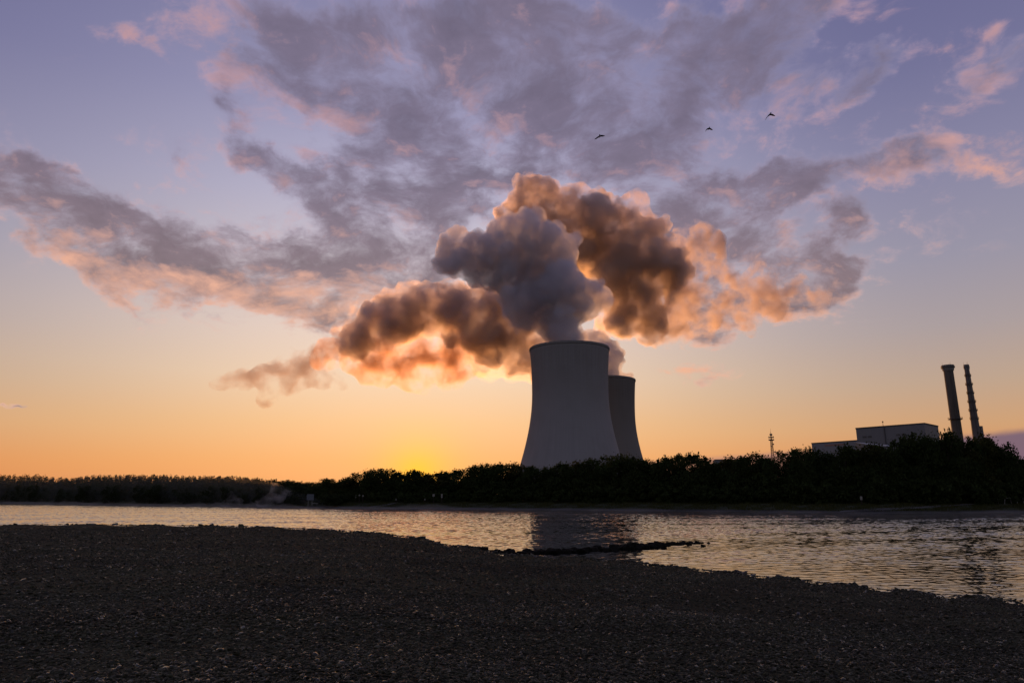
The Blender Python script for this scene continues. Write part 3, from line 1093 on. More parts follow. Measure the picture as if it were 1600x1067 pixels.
def crown_points(n, seed, lumps=16, low=0.12, wide=0.36, spiky=0.0, sprays=1.0, fuzz=0.25):
    """points of a unit-height crown"""
    r = np.random.default_rng(seed)
    P = []
    cs = []
    for k in range(lumps):
        h = low + (0.92 - low) * ((k + 0.5) / lumps) ** 0.9
        env = wide * math.sin(math.pi * min(1, max(0.05, (h - low * 0.3) / (1.02 - low * 0.3))) ** 0.85) ** 0.7
        a = r.uniform(0, 2 * math.pi); d = env * r.uniform(0.25, 0.95)
        rad = r.uniform(0.11, 0.185) * (1.15 if h < 0.6 else 0.9)
        cs.append((d * math.cos(a), d * math.sin(a), min(h, 0.97 - rad * 0.8), rad))
    w = np.array([c[3] ** 2 for c in cs]); w /= w.sum()
    for c, ww in zip(cs, w):
        m = int(n * ww)
        d = r.normal(size=(m, 3)); d /= np.linalg.norm(d, axis=1, keepdims=True)
        rr = c[3] * r.uniform(0.25, 1.0, (m, 1)) ** 0.5 * (1 + fuzz * r.normal(size=(m, 1)))
        P.append(np.array(c[:3]) + d * rr * np.array([1.1, 1.1, 0.85]))
    # sprays poking out of the top and sides
    m = int(n * 0.10)
    for k in range(int(14 * sprays) + int(spiky * 12)):
        c = cs[r.integers(len(cs))]
        d = r.normal(size=3); d[2] = abs(d[2]) + 0.5; d /= np.linalg.norm(d)
        L = c[3] * r.uniform(0.8, 1.25)
        q = max(3, m // 22)
        tt = r.uniform(0.3, 1.0, (q, 1))
        P.append(np.array(c[:3]) + d * L * tt + r.normal(size=(q, 3)) * 0.012)
    return np.concatenate(P), cs


def make_tree_proto(seed, n, wide, lumps, leaf, mat, spiky=0.0, low=0.1):
    P, cs = crown_points(n, seed, lumps, low, wide, spiky)
    P[:, 2] = np.clip(P[:, 2], 0.015, None)
    v, f = leaf_quads(P, leaf, np.random.default_rng(seed + 50))
    cm = np_mesh('crown', v, f)
    cm.materials.append(mat)
    bm = bmesh.new()
    bm_bar(bm, (0, 0, -0.06), (0.01, 0, 0.32), 0.022, 0.016, 8)
    bm_bar(bm, (0.01, 0, 0.315), (0.0, 0.015, 0.78), 0.016, 0.005, 7)
    for c in cs[::2]:
        z0 = max(0.14, c[2] * 0.62)
        bm_bar(bm, (0.006, 0.004, z0), c[:3], 0.008, 0.003, 5)
    tm = bm_mesh('trunk', bm)
    tm.materials.append(bark)
    return cm, tm


protos = [
    make_tree_proto(1, 7000, 0.40, 18, 0.020, leaf_a),
    make_tree_proto(2, 7000, 0.46, 20, 0.020, leaf_a),
    make_tree_proto(3, 6000, 0.33, 18, 0.020, leaf_b, 0.6),
    make_tree_proto(4, 6500, 0.42, 16, 0.021, leaf_a, 0.8),
    make_tree_proto(5, 5000, 0.30, 14, 0.022, leaf_b, 1.0),
    make_tree_proto(6, 8000, 0.52, 24, 0.019, leaf_a),
]


def tree(px, ytop, off, wpx, k, label, cat='tree', name='broadleaf_tree', group='trees along the far river bank'):
    b = bank(px, off)
    Y = b.y
    H = at(px, ytop, Y).z - b.z + 0.3
    W = wpx * px_size(px, Y, ytop)
    cm, tm = protos[k]
    root = empty(name, (b.x, b.y, b.z - 0.2), random.uniform(0, 6.28))
    # unit crowns are about 2*wide across
    wide = (0.40, 0.46, 0.33, 0.42, 0.30, 0.52)[k]
    sx = W / (2 * wide * 1.05)
    root.scale = (sx, sx, H)
    tag(root, label, cat, group)
    o = bpy.data.objects.new('trunk', tm); COL.objects.link(o); o.parent = root
    o = bpy.data.objects.new('crown', cm); COL.objects.link(o); o.parent = root
    return root


TREES = [
    # px, ytop, off, width px, proto, label
    (512, 747, 26, 34, 1, 'low dark tree where the far wood ends, right of the grey board'),
    (538, 746, 20, 34, 2, 'small dark tree left of the first dome-shaped crown on the bank'),
    (560, 737, 24, 46, 1, 'first broad crown of the bank, above three pale posts'),
    (592, 731, 22, 58, 5, 'broad dome-shaped dark tree left of the rising sun'),
    (622, 736, 26, 36, 3, 'ragged tree just left of the sun glow'),
    (645, 734, 24, 46, 1, 'rounded dark tree directly left of the brightest sun glow'),
    (664, 739, 30, 30, 2, 'lowest crown of the row, directly under the brightest sun glow'),
    (688, 736, 22, 38, 4, 'ragged dark tree just right of the sun glow'),
    (712, 732, 26, 40, 3, 'dark tree above the two pale posts on the bank'),
    (735, 727, 22, 46, 1, 'dark bushy tree midway between the sun and the nearer cooling tower'),
    (760, 723, 25, 44, 5, 'taller dark tree left of the foot of the nearer cooling tower'),
    (785, 722, 22, 40, 3, 'spiky dark tree left of the foot of the nearer cooling tower'),
    (808, 722, 27, 40, 2, 'dark tree covering the lower left corner of the nearer cooling tower'),
    (832, 727, 22, 40, 1, 'dark tree before the left third of the nearer cooling tower'),
    (858, 729, 25, 40, 0, 'lowest dark tree before the middle of the nearer cooling tower'),
    (886, 721, 22, 42, 3, 'pointed dark tree before the middle of the nearer cooling tower'),
    (910, 720, 27, 38, 4, 'slim dark tree right of centre before the nearer cooling tower'),
    (932, 715, 22, 44, 1, 'dark rounded tree before the right side of the nearer cooling tower'),
    (968, 709, 24, 66, 5, 'broad dark crown hiding the gap between the feet of both cooling towers'),
    (1000, 714, 22, 44, 0, 'dark tree at the right foot of the rear cooling tower'),
    (1022, 722, 28, 36, 4, 'low dark tree in the dip right of the rear cooling tower'),
    (1046, 711, 21, 42, 3, 'loose leafy tree at the left end of the pinkish cloud bank'),
    (1068, 708, 26, 38, 1, 'dark leafy tree below the small grey drifting cloud'),
    (1094, 706, 22, 46, 3, 'loose airy crown left of the small grey block'),
    (1118, 721, 24, 34, 0, 'low dark tree in front of the small grey block'),
    (1138, 713, 27, 32, 4, 'spindly tree touching the right edge of the small grey block'),
    (1160, 713, 22, 42, 1, 'rounded dark tree midway between the grey block and the radio mast'),
    (1182, 706, 26, 36, 2, 'spiky tree just left of the radio mast'),
    (1206, 711, 21, 38, 3, 'dark tree hiding the foot of the radio mast'),
    (1232, 701, 25, 44, 1, 'dark tree right of the radio mast'),
    (1262, 698, 22, 50, 5, 'broad dark tree at the left end of the long low hall'),
    (1294, 703, 26, 42, 0, 'dark tree before the middle of the long low hall'),
    (1326, 693, 21, 44, 3, 'leafy tree where the low hall meets the large hall'),
    (1350, 698, 25, 36, 4, 'narrow tree before the left end of the large blue grey hall'),
    (1370, 690, 23, 36, 2, 'pointed tree before the left half of the large blue grey hall'),
    (1392, 697, 20, 40, 0, 'dark tree in front of the pale annex roof'),
    (1418, 684, 24, 54, 1, 'dark rounded tree before the right half of the large blue grey hall'),
    (1444, 675, 22, 62, 5, 'tall domed crown hiding the right corner of the large blue grey hall'),
    (1468, 682, 27, 40, 0, 'dark tree in the gap between the large hall and the chimneys'),
    (1489, 670, 20, 40, 3, 'ragged tree hiding the foot of the thicker chimney'),
    (1514, 683, 24, 40, 1, 'dark tree between the feet of the two chimneys'),
    (1536, 685, 21, 38, 2, 'dark tree hiding the foot of the slimmer chimney'),
    (1557, 678, 24, 38, 4, 'tall spiky tree just right of the slimmer chimney'),
    (1576, 692, 20, 36, 0, 'dark tree above the white railing near the right edge'),
    (1600, 707, 24, 40, 3, 'last low tree at the right edge of the picture'),
]
for (px, yt, off, wp, k, lab) in TREES:
    tree(px, yt, off, wp * 1.45, k, lab)


def wood_mass(name, label, rows, n_leaf, leaf, mat, seed):
    """many small crowns fused in one far mass"""
    r = np.random.default_rng(seed)
    Vs, Fs, base = [], [], 0
    for (x, y, z0, H, W) in rows:
        k = int(r.integers(1000))
        P, _ = crown_points(n_leaf, k, 11, 0.05, 0.42, 0.0, 0.0, 0.09)
        P = P * np.array([W, W, H]) + np.array([x, y, z0])
        P[:, 2] = np.maximum(P[:, 2], z0)
        v, f = leaf_quads(P, leaf, r)
        Vs.append(v); Fs.append(f + base); base += len(v)
    me = np_mesh(name, np.concatenate(Vs), np.concatenate(Fs))
    return tag(mesh_obj(name, me, mat), label, 'wood', kind='stuff')


SKY_L = [(-260, 738), (0, 739), (55, 739), (72, 743), (105, 745), (130, 741), (180, 739), (250, 739), (290, 741), (330, 741), (400, 744), (420, 747), (460, 748), (480, 751), (520, 753), (560, 756)]
rows = []
for row, (off, dh) in enumerate([(10, 16), (35, 9), (70, 3), (110, 0)]):
    step = 4.6
    px = -200.0
    while px < 545:
        px += step * random.uniform(0.7, 1.3)
        if row == 0 and 474 < px < 502: continue
        b = bank(px, off + random.uniform(-6, 6))
        yt = np.interp(px, [s[0] for s in SKY_L], [s[1] for s in SKY_L]) + dh + random.uniform(-0.6, 2.0)
        H = at(px, yt, b.y).z - b.z + .5
        rows.append((b.x, b.y, b.z - .5, max(H, 3), random.uniform(0.85, 1.3) * 7.5))
far_leaf = leaf_mat('far wood leaves', (0.02, 0.03, 0.014), (0.042, 0.052, 0.024))
wood_mass('far_wood', 'distant dark wood along the left of the far bank', rows, 640, 0.34, far_leaf, 5)

# thicket filling the space under and behind the bank trees
rows = []
SKY_R = [(t_[0], t_[1]) for t_ in TREES]
for row, (off, frac, wd) in enumerate([(14, 0.42, 6.0), (18, 0.68, 7.0), (32, 0.90, 8.5), (44, 0.92, 8.5)]):
    px = 498.0
    while px < 1760:
        px += random.uniform(9, 17)
        b = bank(px, off + random.uniform(-2, 2))
        yt = np.interp(px, [s[0] for s in SKY_R], [s[1] for s in SKY_R]) + 4
        H = (at(px, yt, b.y).z - b.z) * frac * random.uniform(0.82, 1.06)
        rows.append((b.x, b.y, b.z - .4, max(H, 2), random.uniform(0.8, 1.25) * wd))
wood_mass('thicket', 'dense dark undergrowth filling the space beneath the bank trees', rows, 620, 0.34, leaf_a, 6)


def build_grass():
    n = 42000
    px = rng.uniform(430, 1700, n)
    off = rng.uniform(2.2, 16, n)
    r0 = np.array([math.atan2(*(lambda r_: (r_.x, r_.y))(ray(p, 777))) for p in np.linspace(400, 1720, 200)])
    a = np.interp(px, np.linspace(400, 1720, 200), r0)
    r = np.interp(a, far_az, far_r) + off
    z = np.interp(off, [-3, 0, 2, 6, 11, 18, 30, 60], [-0.6, 0, 0.35, 1.0, 1.7, 2.3, 2.6, 2.8])
    P = np.stack([np.sin(a) * r, np.cos(a) * r, z], 1)
    h = rng.uniform(0.12, 0.5, n) * (0.6 + 0.7 * np.sin(px * 0.05) ** 2)
    th = rng.uniform(0, math.pi, n)
    w = 0.09
    dx = np.stack([np.cos(th) * w, np.sin(th) * w, np.zeros(n)], 1)
    ln = rng.normal(0, 0.12, (n, 2))
    tip = P + np.stack([ln[:, 0], ln[:, 1], h], 1)
    v = np.stack([P - dx, P + dx, tip], 1).reshape(-1, 3)
    f = np.arange(n * 3).reshape(n, 3)
    o = mesh_obj('grass', np_mesh('grass', v, f), leaf_mat('bank grass blades', (0.035, 0.045, 0.014), (0.07, 0.07, 0.03), 0.2))
    tag(o, 'rough dark grass on the slope of the far bank below the trees', 'grass', kind='stuff')


build_grass()

# ================================================================== SMALL THINGS ON THE FAR BANK
white = surf_mat('weathered white paint', (0.17, 0.17, 0.16), (0.26, 0.26, 0.245), 3, 0.7)
bluegrey = surf_mat('blue grey sign sheet', (0.08, 0.10, 0.135), (0.115, 0.135, 0.17), 1, 0.5)


def build_sign():
    b = bank(485, 3.5)
    root = empty('river_sign', b, 0.15)
    tag(root, 'square blue grey board on two pale posts at the left end of the bank', 'sign')
    for x in (-0.62, 0.62):
        bm = bmesh.new(); bm_bar(bm, (x, 0, -0.3), (x, 0, 3.9), 0.12, 0.12, 8)
        mesh_obj('post', bm_mesh('post', bm), white, root)
    bm = bmesh.new(); bm_box(bm, (0, -0.16, 2.9), (2.3, 0.08, 2.1)); bmesh.ops.bevel(bm, geom=bm.edges[:], offset=0.03, segments=2)
    mesh_obj('panel', bm_mesh('panel', bm), bluegrey, root)
    for s in ((0, 3.9, 2.3, .12), (0, 1.9, 2.3, .12)):
        bm = bmesh.new(); bm_box(bm, (s[0], -0.21, s[1]), (s[2], 0.05, s[3]))
        mesh_obj('edge_strip', bm_mesh('edge_strip', bm), steel, root)
    b = bank(492.5, 3.2)
    root = empty('bench', b, 0.1)
    tag(root, 'low pale bench on the grass beside the blue grey board', 'bench')
    bm = bmesh.new(); bm_box(bm, (0, 0, 0.95), (1.9, 0.5, 0.22)); bmesh.ops.bevel(bm, geom=bm.edges[:], offset=0.03, segments=1)
    mesh_obj('seat', bm_mesh('seat', bm), white, root)
    for x in (-.7, .7):
        bm = bmesh.new(); bm_box(bm, (x, 0, 0.3), (0.16, 0.4, 1.06)); mesh_obj('leg', bm_mesh('leg', bm), steel, root)


build_sign()


def post(px, py, w, h, off, label, lean=0.0):
    b = bank(px, off)
    s = px_size(px, b.y, py)
    root = empty('marker_post', b, 0.0)
    root.rotation_euler = (0, lean, 0)
    tag(root, label, 'post', 'pale marker posts on the far bank')
    zc = at(px, py, b.y).z - b.z
    H = zc + h * s / 2
    bm = bmesh.new(); bm_bar(bm, (0, 0, -0.3), (0, 0, max(0.1, H - h * s)), w * s * .28, w * s * .28, 8)
    mesh_obj('shaft', bm_mesh('shaft', bm), bark, root)
    bm = bmesh.new(); bm_box(bm, (0, 0, H - h * s / 2), (w * s, w * s * .5, h * s)); bmesh.ops.bevel(bm, geom=bm.edges[:], offset=w * s * .12, segments=2)
    mesh_obj('head', bm_mesh('head', bm), white, root)


for (px, py, w, h, lab) in [(556, 775.5, 1.6, 4, 'left of three faint pale posts below the first broad crown'),
                            (561.5, 773.5, 2.2, 2.2, 'middle of three faint pale posts below the first broad crown'),
                            (567, 774.5, 2.2, 2.6, 'right of three faint pale posts below the first broad crown'),
                            (619, 780, 1.8, 2.4, 'single short faint post above the small ramp'),
                            (664, 780, 1.8, 2.6, 'faint short post left of the two brighter pale posts'),
                            (677.5, 773.5, 3.2, 3.8, 'left one of two brighter pale posts right below the sun'),
                            (690.3, 774.5, 2.4, 6, 'taller right one of two brighter pale posts below the sun'),
                            (1345.5, 778, 3.0, 5.5, 'lone pale post in the grass left of the ramp on the right')]:
    post(px, py, w, h, 10, lab)


def build_fence():
    b0 = bank(1556, 12.0); b1 = bank(1598, 12.0)
    root = empty('railing', b0)
    tag(root, 'short white railing at the foot of the trees near the right edge', 'railing')
    s = px_size(1570, b0.y, 778)
    d = (b1 - b0)
    zt_ = at(1570, 777.2, b0.y).z - b0.z
    for i, f_ in enumerate((0.06, 0.32, 0.52, 0.78, 1.0)):
        bm = bmesh.new()
        p = d * f_
        lean = (0.1, .3, -.25, .12, 0)[i]
        bm_bar(bm, (p.x - lean, p.y, -0.3), (p.x + lean * .3, p.y, zt_), 0.10, 0.10, 8)
        mesh_obj('post', bm_mesh('post', bm), white, root)
    bm = bmesh.new()
    bm_bar(bm, d * 0.3 + Vector((0, -.12, zt_ - .12)), d * 0.8 + Vector((0, -.12, zt_ - .1)), 0.07, 0.07, 6)
    mesh_obj('rail', bm_mesh('rail', bm), white, root)


build_fence()

# ================================================================== GROYNE ROCKS
def rock_protos():
    ms = []
    mat = surf_mat('dark wet boulder', (0.006, 0.006, 0.005), (0.018, 0.017, 0.014), 4, 0.85, 0.8, 9, spec=0.06)
    for s in range(6):
        r = random.Random(100 + s)
        bm = bmesh.new()
        bmesh.ops.create_icosphere(bm, subdivisions=3, radius=1)
        dirs = [Vector((r.gauss(0, 1), r.gauss(0, 1), r.gauss(0, 1))).normalized() for _ in range(9)]
        cut = [r.uniform(0.55, 0.9) for _ in dirs]
        for v in bm.verts:
            for d, c in zip(dirs, cut):
                k = v.co.dot(d)
                if k > c: v.co -= d * (k - c) * 0.9
            v.co *= 1 + 0.14 * mnoise.noise(v.co * 2.2 + Vector((s * 7, 0, 0)))
        me = bm_mesh('rock', bm, False); me.materials.append(mat)
        ms.append(me)
    return ms


RP = rock_protos()
GRO = [(768, 862.5, 7), (800, 864, 8), (850, 863.5, 9), (900, 861.5, 9), (950, 858.5, 9), (1000, 855.5, 10), (1040, 852, 11), (1075, 849.5, 8), (1100, 848, 4)]


def rock(px, py, sz, lab):
    p = on_z(px, py, 0.0)
    o = bpy.data.objects.new('rock', random.choice(RP)); COL.objects.link(o)
    o.location = (p.x, p.y, sz * random.uniform(0.0, 0.28))
    o.scale = (sz * random.uniform(0.8, 1.4), sz * random.uniform(0.8, 1.2), sz * random.uniform(0.55, 0.85))
    o.rotation_euler = (random.uniform(-.3, .3), random.uniform(-.3, .3), random.uniform(0, 6.28))
    tag(o, lab, 'rock', 'rocks of the low groyne')
    return o


N_R = 105
for i in range(N_R):
    f_ = (i + random.random()) / N_R
    px = 766 + f_ * (1100 - 766)
    py = np.interp(px, [g[0] for g in GRO], [g[1] for g in GRO])
    th = np.interp(px, [g[0] for g in GRO], [g[2] for g in GRO])
    sz = 0.043 * th * random.uniform(0.38, 0.92)
    rock(px, py + random.uniform(-0.2, 0.2) * th, sz, 'dark wet boulder in the low groyne that reaches out from the gravel bank')
rock(757, 860, 0.34, 'solitary dark boulder at the tip of the gravel, left of the groyne')
rock(1099, 853.4, 0.16, 'small flat rock awash beside the outer end of the groyne')
rock(1107, 849.3, 0.14, 'outermost small rock at the far tip of the groyne')

# ================================================================== BIRDS
bird_m = surf_mat('black plumage', (0.008, 0.008, 0.009), (0.016, 0.015, 0.016), 20, 0.8)


def bird(px, py, Y, lw, rw, label, bank_=0.0):
    """lw, rw: picture-plane polylines (px offsets) of the two wings from the body outward"""
    c = at(px, py, Y)
    s = px_size(px, Y, py)
    bm = bmesh.new()
    # body spindle pointing away, with head and tail
    prof = [(-0.24, .006), (-0.2, .03), (-.1, .055), (0.0, .062), (.1, .05), (.17, .032), (.21, .036), (.245, .028), (.27, .012), (.31, .003)]
    rings = []
    for (yy, r_) in prof:
        rings.append([bm.verts.new((r_ * math.cos(2 * math.pi * i / 12), yy, r_ * math.sin(2 * math.pi * i / 12))) for i in range(12)])
    for A_, B_ in zip(rings, rings[1:]):
        for i in range(12): bm.faces.new((A_[i], A_[(i + 1) % 12], B_[(i + 1) % 12], B_[i]))
    bm.faces.new(rings[0]); bm.faces.new(list(reversed(rings[-1])))
    bm_box(bm, (0, -.29, 0), (.11, .16, .022))
    for pts in (lw, rw):
        pl = [Vector((0, 0.02, 0))] + [Vector((x * s, 0.02 + 0.05 * k - .03 * k * k, -y * s)) for k, (x, y) in enumerate(pts)]
        ch = [0.2, 0.22, 0.19, 0.05]
        prev = None
        for k, p in enumerate(pl):
            t_ = 0.045 if k < len(pl) - 1 else 0.016
            q = [bm.verts.new(p + Vector((0, -ch[k] * .6, -t_))), bm.verts.new(p + Vector((0, ch[k] * .4, -t_))), bm.verts.new(p + Vector((0, ch[k] * .4, t_))), bm.verts.new(p + Vector((0, -ch[k] * .6, t_ * .6)))]
            if prev:
                for i in range(4): bm.faces.new((prev[i], prev[(i + 1) % 4], q[(i + 1) % 4], q[i]))
            else:
                bm.faces.new(list(reversed(q)))
            prev = q
        bm.faces.new(prev)
    bmesh.ops.recalc_face_normals(bm, faces=bm.faces[:])
    o = mesh_obj('bird', bm_mesh('bird', bm), bird_m)
    md = o.modifiers.new('fuse', 'REMESH'); md.mode = 'VOXEL'; md.voxel_size = 0.012; md.use_smooth_shade = True
    o.location = c
    o.rotation_euler = (R(8), bank_, R(-60))
    o.rotation_euler = (0, 0, 0)
    tag(o, label, 'bird', 'birds flying above the cooling towers')


bird(1202.5, 179.5, 58, [(-2.2, 1.5), (-5, 5), (-7.5, 9.3)], [(2.5, -0.4), (5.5, 0.6), (8.5, 2.4)], 'highest black bird at the right, one long wing hanging down')
bird(1107.3, 201.5, 66, [(-2.2, 0.2), (-4.2, 2), (-5.4, 5.2)], [(2, -0.2), (4, 0.8), (6.2, 2.4)], 'smallest black bird, its wings arched, between the other two')
bird(936.5, 213.4, 60, [(-2.5, 1.4), (-5, 3.2), (-7.8, 5.2)], [(2.6, -1.1), (5.5, -1.2), (8.6, -1.0)], 'black bird on the left with one wing level and one lowered')

# ================================================================== MIST
def mist_mat(name, dens, scale, lo, hi, base):
    m, t, out = material(name)
    pv = t.n('ShaderNodeVolumePrincipled')
    pv.inputs['Color'].default_value = (0.95, 0.95, 0.96, 1)
    pv.inputs['Anisotropy'].default_value = 0.3
    tc = t.n('ShaderNodeTexCoord').outputs['Object']
    nz = t.noise(t.v('MULTIPLY', tc, (1, 1, 1.6)), scale, 4.0, 0.6, dist=0.5)
    t.link(t.ss(nz, lo, hi, base * dens, dens), pv.inputs['Density'])
    t.link(pv.outputs[0], out.inputs['Volume'])
    return m


def mist_strip(name, label, px0, px1, off0, off1, hfun, mat):
    """closed volume lying along the far waterline"""
    N = 90
    vs, fs = [], []
    for k in range(N):
        px = px0 + (px1 - px0) * k / (N - 1)
        a = bank(px, off0); b = bank(px, off1)
        h = max(0.1, hfun(px))
        vs += [(a.x, a.y, 0.06), (b.x, b.y, 0.06), (b.x, b.y, 0.06 + h), (a.x, a.y, 0.06 + h * 0.8)]
    for k in range(N - 1):
        o_ = k * 4
        for q in range(4):
            fs.append((o_ + q, o_ + (q + 1) % 4, o_ + 4 + (q + 1) % 4, o_ + 4 + q))
    fs += [(3, 2, 1, 0), tuple((N - 1) * 4 + q for q in range(4))]
    o = mesh_obj(name, np_mesh(name, vs, fs), mat)
    return tag(o, label, 'mist', kind='stuff')


mist_strip('river_mist', 'thin low mist lying on the water along the far bank', -150, 1700, -34, -0.8,
           lambda p: (1.0 + 0.5 * math.sin(p * 0.021) + 0.35 * math.sin(p * 0.057 + 1) + 0.25 * math.sin(p * 0.13)) * (1.0 if p < 600 else max(0.45, 1 - (p - 600) / 900)), mist_mat('low water mist', 0.0045, 0.10, 0.36, 0.62, 0.3))
mist_strip('water_haze', 'faint veil of mist over the middle of the river', -100, 1660, -84, -36,
           lambda p: 1.15 + 0.08 * math.sin(p * 0.013) + 0.06 * math.sin(p * 0.041), mist_mat('river veil', 0.0034, 0.05, 0.32, 0.66, 0.35))
mist_strip('mist_bank', 'pale mist hanging before the distant wood on the left', -220, 548, 1.0, 8.0,
           lambda p: (16.0 + 1.2 * math.sin(p * 0.017) + 0.9 * math.sin(p * 0.045 + 2)) * min(1, max(0.02, (540 - p) / 220)), mist_mat('hanging mist', 0.009, 0.05, 0.25, 0.75, 0.6))

# ================================================================== STEAM
def steam_mat(name, dens, col, aniso, nscale=None, lo=0.4, hi=0.65, detail=3.0, base=0.0, absorb=None):
    m, t, out = material(name)
    pv = t.n('ShaderNodeVolumePrincipled')
    pv.inputs['Color'].default_value = (*col, 1)
    pv.inputs['Anisotropy'].default_value = aniso
    if nscale:
        tc = t.n('ShaderNodeTexCoord').outputs['Object']
        wv = t.noise(tc, nscale * 0.8, 3.0, 0.55, color=True)
        v = t.v('ADD', tc, t.v('SCALE', t.v('SUBTRACT', wv, (0.5, 0.5, 0.5)), scale=0.9 / nscale))
        nz = t.noise(v, nscale, detail, 0.62)
        d = t.ss(nz, lo, hi, base * dens, dens)
        t.link(d, pv.inputs['Density'])
    else:
        pv.inputs['Density'].default_value = dens
    t.link(pv.outputs[0], out.inputs['Volume'])
    m.cycles.homogeneous_volume = nscale is None
    return m


TEX = {}


def clouds_tex(size, depth=3, kind='CLOUDS'):
    key = (size, depth, kind)
    if key not in TEX:
        tx = bpy.data.textures.new('billow', kind)
        tx.noise_scale = size
        if kind == 'VORONOI':
            tx.distance_metric = 'DISTANCE'; tx.noise_intensity = 1.0
        if kind == 'CLOUDS':
            tx.noise_depth = depth
            tx.noise_basis = 'ORIGINAL_PERLIN'
        TEX[key] = tx
    return TEX[key]


def puff_mesh(name, seeds, Y, seed, grow=1.0, kids=(11, 9), shrink=(0.46, 0.42), voxel=3.0, disp=((22, 7.0), (8, 3.0)), squash=1.0, depth_jit=0.35, ydepth=None):
    """recursive cauliflower of spheres fused to one closed skin. seeds: (px,py,r_px[,dY])"""
    r = np.random.default_rng(seed)
    S = []
    for sd_ in seeds:
        px, py, rp = sd_[:3]
        yy = Y + (sd_[3] if len(sd_) > 3 else 0)
        p = at(px, py, yy)
        rad = rp * px_size(px, yy, py) * grow
        p = np.array(p) + np.array([0, r.normal() * rad * depth_jit, 0])
        S.append((p, rad, 0))
    out = list(S)
    layer = S
    for lv, (k, sh) in enumerate(zip(kids, shrink)):
        nxt = []
        for p, rad, _ in layer:
            for q in range(k):
                d = r.normal(size=3); d[2] += 0.25; d /= np.linalg.norm(d)
                rr = rad * sh * r.uniform(0.6, 1.15)
                nxt.append((p + d * (rad * r.uniform(0.72, 0.98)), rr, lv + 1))
        out += nxt
        layer = nxt
    v0, f0 = ico(2)
    v1, f1 = ico(1)
    Vs, Fs, base = [], [], 0
    for p, rad, lv in out:
        vv, ff = (v0, f0) if lv < 2 else (v1, f1)
        Vs.append(vv * rad + p); Fs.append(ff + base); base += len(vv)
    V = np.concatenate(Vs)
    org = np.array(at(seeds[0][0], seeds[0][1], Y))
    me = np_mesh(name, V - org, np.concatenate(Fs))
    o = bpy.data.objects.new(name, me)
    o.location = org
    COL.objects.link(o)
    md = o.modifiers.new('skin', 'REMESH'); md.mode = 'VOXEL'; md.voxel_size = voxel
    for k, (sz, st) in enumerate(disp):
        md = o.modifiers.new('billow', 'DISPLACE'); md.texture = clouds_tex(sz, 3, 'VORONOI' if st < 0 else 'CLOUDS'); md.strength = st; md.mid_level = 0.5; md.texture_coords = 'LOCAL'
    md = o.modifiers.new('clean', 'REMESH'); md.mode = 'VOXEL'; md.voxel_size = voxel * 0.8
    # bake the skin so that no modifier is left
    dg = bpy.context.evaluated_depsgraph_get()
    me2 = bpy.data.meshes.new_from_object(o.evaluated_get(dg))
    me2.name = name
    o.modifiers.clear()
    o.data = me2
    bpy.data.meshes.remove(me)
    return o


def child_of(o, parent):
    o.parent = parent
    o.matrix_parent_inverse = Matrix.Translation(-parent.location)
    return o


m_dense = steam_mat('dense white steam', 0.14, (0.84, 0.84, 0.90), 0.4, 0.075, 0.34, 0.56, 4.0, 0.25)
m_drift = steam_mat('drifting steam', 0.115, (0.85, 0.79, 0.77), 0.56, 0.034, 0.38, 0.60, 8.0, 0.15)
m_wisp = steam_mat('thinning sun tinted steam', 0.095, (0.74, 0.50, 0.35), 0.64, 0.030, 0.43, 0.66, 8.0)  # orange of the low sun is put into this steam's colour
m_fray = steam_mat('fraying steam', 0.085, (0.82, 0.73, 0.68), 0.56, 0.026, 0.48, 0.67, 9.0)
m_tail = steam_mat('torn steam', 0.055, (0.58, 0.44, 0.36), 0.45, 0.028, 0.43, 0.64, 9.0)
m_veil = steam_mat('steam veil', 0.05, (0.88, 0.76, 0.68), 0.66, 0.034, 0.42, 0.66, 9.0)
m_mist = steam_mat('rising mist', 0.15, (0.93, 0.92, 0.92), 0.4, 0.20, 0.42, 0.70, 4.0)

PLUME = [(893, 548, 30), (880, 522, 30), (868, 505, 34), (885, 485, 36), (908, 468, 36), (924, 471, 25), (872, 455, 36), (840, 462, 38), (812, 478, 32), (842, 425, 40), (875, 420, 30),
         (890, 440, 22), (868, 385, 32), (832, 378, 38), (800, 372, 34), (775, 395, 36), (742, 398, 34), (712, 402, 32), (692, 408, 20), (780, 430, 34), (740, 428, 22), (880, 395, 20), (810, 405, 40)]
PLUME_CORE = [(a, b, r * 0.72) for a, b, r in PLUME]
# the near tower's own plume
o = puff_mesh('steam_plume', PLUME, TY1 - 5, 3, voxel=1.9, disp=((45, 14.0), (20, -10.0), (9, -5.0), (5, 2.5)))
o.data.materials.append(m_dense)
tag(o, 'dense blue grey steam plume billowing straight out of the nearer cooling tower', 'steam plume', 'steam plumes')

# small puff at the rear tower
o = puff_mesh('steam_plume', [(945, 592, 24), (938, 575, 24), (948, 558, 22), (935, 542, 18), (922, 534, 14), (956, 556, 20), (960, 570, 15), (915, 560, 22), (934, 530, 15), (948, 540, 17), (920, 526, 12), (975, 588, 8), (985, 588, 6)], TY2, 5, voxel=2.0, disp=((18, 6.0), (9, -4.0), (5, 2.0)))
o.data.materials.append(m_dense)
tag(o, 'small dark steam puff just leaving the rear cooling tower', 'steam plume', 'steam plumes')

